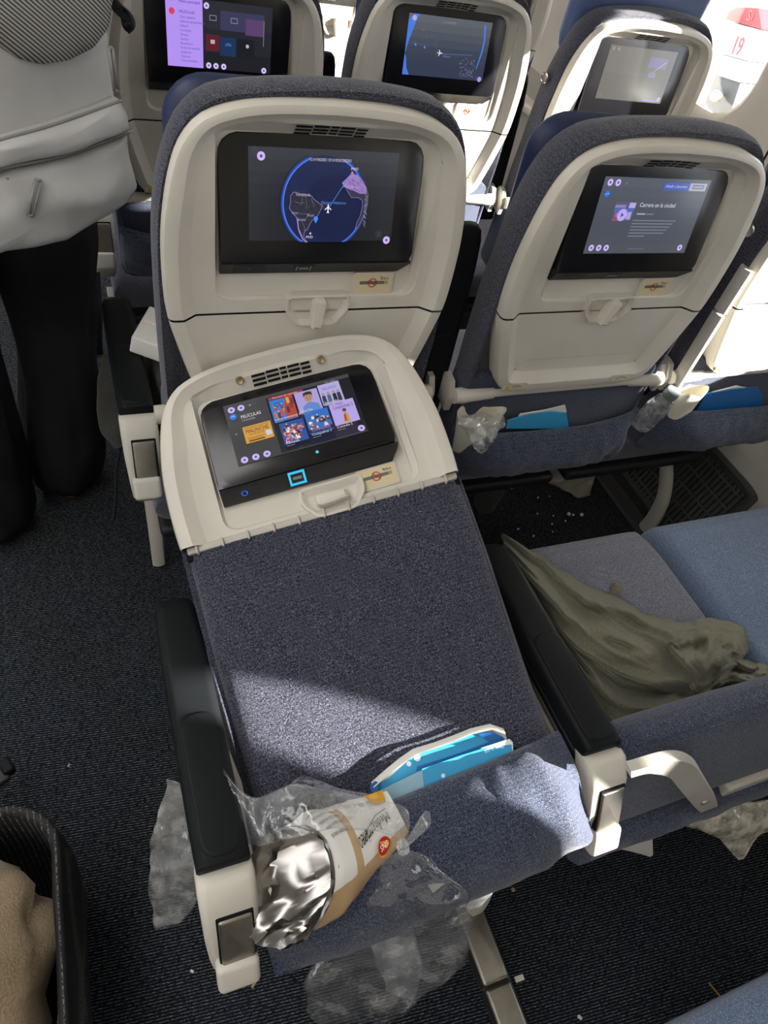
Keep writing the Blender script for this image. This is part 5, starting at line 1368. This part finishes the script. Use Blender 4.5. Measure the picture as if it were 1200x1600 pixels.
def person():
    o = Vector((-.21, 1.14, 0)); t = empty('person', o, 'person in black trousers standing in the aisle wearing a grey backpack, facing forward', 'person')
    n = [((0, 0, .90), (.15, .11)), ((0, .0, 1.05), (.145, .10)), ((0, .01, 1.25), (.16, .105)), ((0, .01, 1.40), (.13, .09)), ((0, .02, 1.50), .055), ((0, .035, 1.58), .075), ((0, .04, 1.68), .085), ((0, .03, 1.73), .06),
         ((.17, .01, 1.40), .058), ((.235, .03, 1.14), .045), ((.20, .22, 1.06), .034), ((-.17, .01, 1.40), .058), ((-.235, .03, 1.14), .045), ((-.20, .22, 1.06), .034),
         ((.085, 0, .84), .085), ((.09, .03, .48), .058), ((.07, .02, .10), .036), ((.075, .10, .04), .032), ((-.085, 0, .84), .085), ((-.09, -.06, .48), .058), ((-.10, -.10, .10), .036), ((-.105, -.02, .04), .032)]
    e = [(0, 1), (1, 2), (2, 3), (3, 4), (4, 5), (5, 6), (6, 7), (3, 8), (8, 9), (9, 10), (3, 11), (11, 12), (12, 13), (0, 14), (14, 15), (15, 16), (16, 17), (0, 18), (18, 19), (19, 20), (20, 21)]
    for wi, sx in ((10, -1), (13, 1)):
        w = Vector(n[wi][0]); base = len(n)
        n.append((tuple(w + Vector((sx * .01, .07, 0))), .030)); e.append((wi, base))
        for k, (dx, L) in enumerate(((-.026, .070), (-.009, .080), (.009, .075), (.026, .058))):
            a = len(n); n.append((tuple(w + Vector((dx, .10, -.002))), .009)); n.append((tuple(w + Vector((dx, .10 + L * .5, -.012))), .008)); n.append((tuple(w + Vector((dx * 1.05, .10 + L * .85, -.035))), .007)); e += [(base, a), (a, a + 1), (a + 1, a + 2)]
        a = len(n); n.append((tuple(w + Vector((sx * .035, .055, .0))), .010)); n.append((tuple(w + Vector((sx * .045, .095, -.010))), .008)); e += [(base, a), (a, a + 1)]
    skinned('body', n, e, M['skin'], t)
    jn = [((0, 0, .86), (.165, .125)), ((0, .0, 1.05), (.16, .115)), ((0, .01, 1.25), (.175, .12)), ((0, .01, 1.41), (.14, .10)), ((.175, .01, 1.40), .068), ((.24, .03, 1.14), .055), ((.205, .19, 1.075), .045), ((-.175, .01, 1.40), .068), ((-.24, .03, 1.14), .055), ((-.205, .19, 1.075), .045)]
    skinned('jacket', jn, [(0, 1), (1, 2), (2, 3), (3, 4), (4, 5), (5, 6), (3, 7), (7, 8), (8, 9)], M['jacket'], t)
    # loose trousers
    mb = MB(); N_ = 32
    for sgn, hip, knee, ank in ((1, (.082, 0, .90), (.088, .03, .48), (.055, .03, .045)), (-1, (-.082, 0, .90), (-.092, -.06, .48), (-.105, -.09, .045))):
        rings = []; cs = catmull([hip, knee, ank], 10)
        for i, c in enumerate(cs):
            s = i / (len(cs) - 1); r_ = .105 - .030 * s + .010 * math.sin(s * 9)
            rings.append([c + Vector((r_ * math.cos(2 * pi * j / N_) * (1 + .16 * noise.noise(Vector((j * .55, s * 5, sgn)))), r_ * 1.1 * math.sin(2 * pi * j / N_) * (1 + .18 * noise.noise(Vector((j * .5, s * 6, sgn + 4)))), .02 * noise.noise(Vector((j * .3, s * 4, 1))) * s)) for j in range(N_)])
        mb.rings(rings)
        mb2 = None
    mb.rings([[Vector((.19 * a * math.cos(2 * pi * j / N_), .125 * a * math.sin(2 * pi * j / N_), z)) for j in range(N_)] for z, a in ((.80, .80), (.86, .98), (.95, 1.0), (1.0, .96), (1.04, .9))])
    mb.build('trousers', M['trousers'], t, 180)
    for x, y in ((.058, .095), (-.105, -.025)):
        mb = MB(); rings = []
        for yy, w, h in ((-.115, .03, .03), (-.10, .065, .075), (-.03, .075, .085), (.05, .085, .06), (.11, .078, .045), (.15, .05, .03), (.158, .02, .015)):
            rings.append([Vector((x + a, y + yy, h / 2 + .001 + b)) for a, b in rrect(w, h, min(w, h) * .4, 5)])
        mb.rings(rings); mb.build('shoe', M['tan_shoe'], t, 60)
    mb = MB(); rings = []
    for k in range(9):
        th = pi * .62 * k / 8 + .05; rings.append([Vector((.098 * math.sin(th) * math.cos(2 * pi * j / 20), .03 - .012 + .112 * math.sin(th) * math.sin(2 * pi * j / 20), 1.685 + .115 * math.cos(th))) for j in range(20)])
    mb.rings(rings); mb.build('hair', M['hair'], t, 180)
    mb = MB(); mb.tube([(0, .12, 1.665), (0, .145, 1.645), (0, .125, 1.630)], [.010, .014, .011], 8); mb.build('nose', M['skin'], t, 180)
    for x in (-.033, .033):
        mb = MB(); mb.lathe([(.001, -.006), (.010, -.002), (.010, .002), (.001, .006)], (x, .112, 1.675), 10); mb.build('eye', M['hair'], t, 180)
        mb = MB(); mb.tube([(x * 2.75, .03, 1.69), (x * 2.95, .025, 1.675), (x * 2.7, .03, 1.65)], [.008, .014, .008], 8); mb.build('ear', M['skin'], t, 180)
    mb = MB(); mb.tube([(-.022, .118, 1.607), (0, .124, 1.605), (.022, .118, 1.607)], [.004, .006, .004], 8); mb.build('mouth', M.setdefault('lip', plastic('lips', (.40, .16, .13), .5, .05, .3, 0)), t, 180)
person()

def backpack():
    BR, BL = at_y(212, 296, .945), at_y(0, 388, .845)
    X = (BR - BL).normalized(); TR = at_y(163, 0, .955); Z = (TR - BR); Z = (Z - X * Z.dot(X)).normalized(); Y = Z.cross(X).normalized()   # Y : forward
    w = (BR - BL).length * 1.62; H = .47; D = .15
    c0 = BR - X * (w / 2)
    t = empty('backpack', c0, 'light grey backpack with striped rounded top panel worn in the aisle', 'backpack')
    Mx = Matrix((X, Y, Z)).transposed().to_4x4()
    inv = Mx.inverted()
    t.matrix_world = Matrix.Translation(c0) @ Mx
    def L(px, py, d=0.0): return inv @ (at_plane(px, py, BR, Y) - c0) + Vector((0, -d, 0))
    def pad(name, outline, d0, bulge, mat, seed, n=72, fold=.008, k=7):
        lp = resample([Vector((p[0], p[1])) for p in outline], n)
        if sum(a.x * b.y - b.x * a.y for a, b in zip(lp, lp[1:] + lp[:1])) < 0: lp.reverse()
        cen = sum(lp, Vector((0, 0))) / n; rings = [[Vector((p.x, D * .95, p.y)) for p in inset(lp, .02)] if name == 'main_compartment' else [Vector((p.x, .01, p.y)) for p in lp]]
        for i in range(k + 9):
            f = i / (k + 8); s = 1 - f ** 1.4
            dep = d0 + bulge * (1 - s ** 4) ** .5
            ring = []
            for p in lp:
                q = cen + (p - cen) * max(s, .01)
                ring.append(Vector((q.x, -dep + fold * (1 - s) ** .3 * (noise.noise(Vector((q.x * 9, q.y * 16, seed))) + .6 * (ridged(Vector((q.x, q.y, seed * .01)), 9, seed) - .4)), q.y)))
            rings.append(ring)
        mb = MB(); mb.rings(rings); return mb.build(name, M[mat], t, 180)
    ro = [L(196, 306), L(211, 290), L(204, 240), L(194, 196), L(184, 150), L(175, 60), L(168, 0), L(160, -70), L(140, -150)]
    pad('main_compartment', [(p.x, p.z) for p in ro] + [(w * .2, H), (-w * .38, H), (-w * .5, H * .85), (-w * .5, .08), (-w * .42, .0), (w * .38, .0)], -.012, .014, 'pack', 2.0, 110, .012)
    pl = [L(-70, 420), L(0, 390), L(100, 372), L(196, 312), L(212, 288), L(198, 240), L(193, 204), L(100, 238), L(0, 262), L(-70, 276)]
    pad('front_pocket', [(p.x, p.z) for p in pl], .004, .026, 'pack', 5.0, 110, .028)
    pl = [L(-70, 272), L(0, 254), L(100, 232), L(196, 196), L(192, 172), L(180, 150), L(120, 172), L(60, 192), L(0, 208), L(-70, 228)]
    pad('pocket_flap', [(p.x, p.z) for p in pl], .006, .026, 'pack', 9.0, 100, .016)
    # piping along the seams
    for pts in ([(-60, 224), (0, 207), (60, 191), (120, 171), (182, 149)], [(-60, 274), (0, 254), (100, 233), (196, 197)], [(0, 270), (10, 330), (26, 376)]):
        mb = MB(); mb.tube(catmull([L(a, b, .020) for a, b in pts], 5), .0022, 8); mb.build('seam_piping', M['zip'], t, 180)
    # striped rounded panel
    pl = [L(-70, 50), L(-20, 60), L(20, 88), L(60, 98), L(100, 92), L(140, 72), L(164, 40), L(172, -20), L(150, -90), L(60, -120), L(-40, -100)]
    pad('striped_panel', [(p.x, p.z) for p in pl], .008, .020, 'stripes', 12.0, 90, .002)
    # zip pulls
    for a, b, wd in (((40, 268), (28, 322), .0065), ((150, 64), (160, 130), .005)):
        p, q = L(*a, .036), L(*b, .036); d = (q - p).normalized(); e = Vector((d.z, 0, -d.x)); mb = MB()
        for s in (-.55, .55):
            c = e * wd * s; mb.tube([p + c, q + c], .0025, 8)
        mb.tube([p - e * wd * .6, p + e * wd * .6], .0025, 8); mb.tube([q - e * wd * .6, q + e * wd * .6], .0025, 8)
        mb.build('zip_pull', M['zip'], t, 180)
    # black strap end with loop at the upper right
    mb = MB(); mb.tube(catmull([L(160, -30, .0), L(172, 4, .012), L(186, 20, .02), L(190, 32, .022), L(184, 40, .02)], 5), .008, 10, flat=(1.1, .5)); mb.build('strap_end', M['pad'], t, 180)
    mb = MB(); pts = [L(176, 6, .02), L(186, 14, .022), L(190, 30, .024), L(186, 40, .022), L(180, 34, .022), L(178, 18, .02)]; mb.tube(catmull(pts, 4, True), .0025, 8); mb.build('strap_loop', M['pad'], t, 180)
    for x in (-.13, .13):
        mb = MB(); mb.tube(catmull([(x, D * .9, .06), (x * .9, D + .20, .12), (x * .8, D + .22, .34), (x * .7, D * 1.0, H - .02)], 6), .02, 10, flat=(1.3, .4)); mb.build('shoulder_strap', M['pack'], t, 180)
def rrect_off(x0, x1, y0, y1, r):
    return [(a + (x0 + x1) / 2, b + (y0 + y1) / 2) for a, b in rrect(x1 - x0, y1 - y0, r, 8)]
backpack()

# ------------------------------------------------------------------ outside the windows
M['tarmac'] = plastic('sunny_tarmac', (0.20, 0.165, 0.12), 0.9, 0.1, 0.1, 0)
M['red'] = plastic('red_paint', (0.30, 0.025, 0.03), 0.4, 0.03, 0.5, 0)
M['signwhite'] = plastic('white_paint', (0.30, 0.27, 0.26), 0.4, 0.03, 0.5, 0)
mb = MB(); mb.add([(2.2, -14, -2.6), (30, -14, -2.6), (30, 30, -2.6), (2.2, 30, -2.6)], [(0, 1, 2, 3)]); structure(mb.build('ground', M['tarmac'], smooth=False))
def outside():
    XS = 5.4
    q = lambda a, b, x=XS: at_x(a, b, x)
    o = q(1140, 190); base = Vector((XS + .3, q(1130, 120).y, -2.6))
    t = empty('service_unit', base, 'red topped white ground service unit numbered 19 outside the window', 'vehicle')
    def prism(name, pts, mat, d0, d1):
        P_ = [q(a, b) - base for a, b in pts]; mb = MB(); mb.rings([[p + Vector((d0, 0, 0)) for p in P_], [p + Vector((d1, 0, 0)) for p in P_]]); return mb.build(name, M[mat], t, 30)
    prism('red_dome', [(1140, 32), (1133, 30), (1139, 18), (1152, 11), (1185, 13), (1190, 46)], 'red', 0, .9)
    prism('white_panel', [(1136, 33), (1186, 46), (1168, 95), (1120, 82)], 'signwhite', 0, .9)
    prism('lower_panel', [(1119, 83), (1167, 96), (1150, 128), (1112, 116)], 'signwhite', .03, .9)
    prism('dark_skirt', [(1112, 117), (1150, 129), (1128, 196), (1084, 186)], 'grey_grille', .05, .9)
    prism('mirror_post', [(1130, 10), (1140, 12), (1122, 64), (1112, 70)], 'signwhite', -.2, -.12)
    prism('mirror', [(1129, 14), (1137, 16), (1133, 28), (1125, 26)], 'grey_grille', -.26, -.2)
    for cx, cy, r in ((1123, 150, .05),):
        c = q(cx, cy) - base; mb = MB(); mb.lathe([(r, .0), (r * 1.02, .04), (r * .8, .06), (r * .3, .05), (.01, .05)], mat=Matrix.Translation(c) @ Matrix.Rotation(R(-90), 4, 'Y')); mb.build('wheel', M['steel'], t, 40)
    a, b = q(1140, 84), q(1158, 88); ux = (b - a).normalized(); uy = (q(1147, 66) - a); uy = (uy - ux * uy.dot(ux)).normalized()
    g = G(); g.eps = .001
    L = (b - a).length; g.text('19', 0, 0, L * 1.35, 'd8434a', maxw=L * .85)
    g.text('Si', L * .35, L * 1.75, L * .75, 'd8605a')
    g.build('number', M['print'], lambda x, y, z: a + ux * x + uy * y + Vector((-.004 - z, 0, 0)) - base, t)
outside()
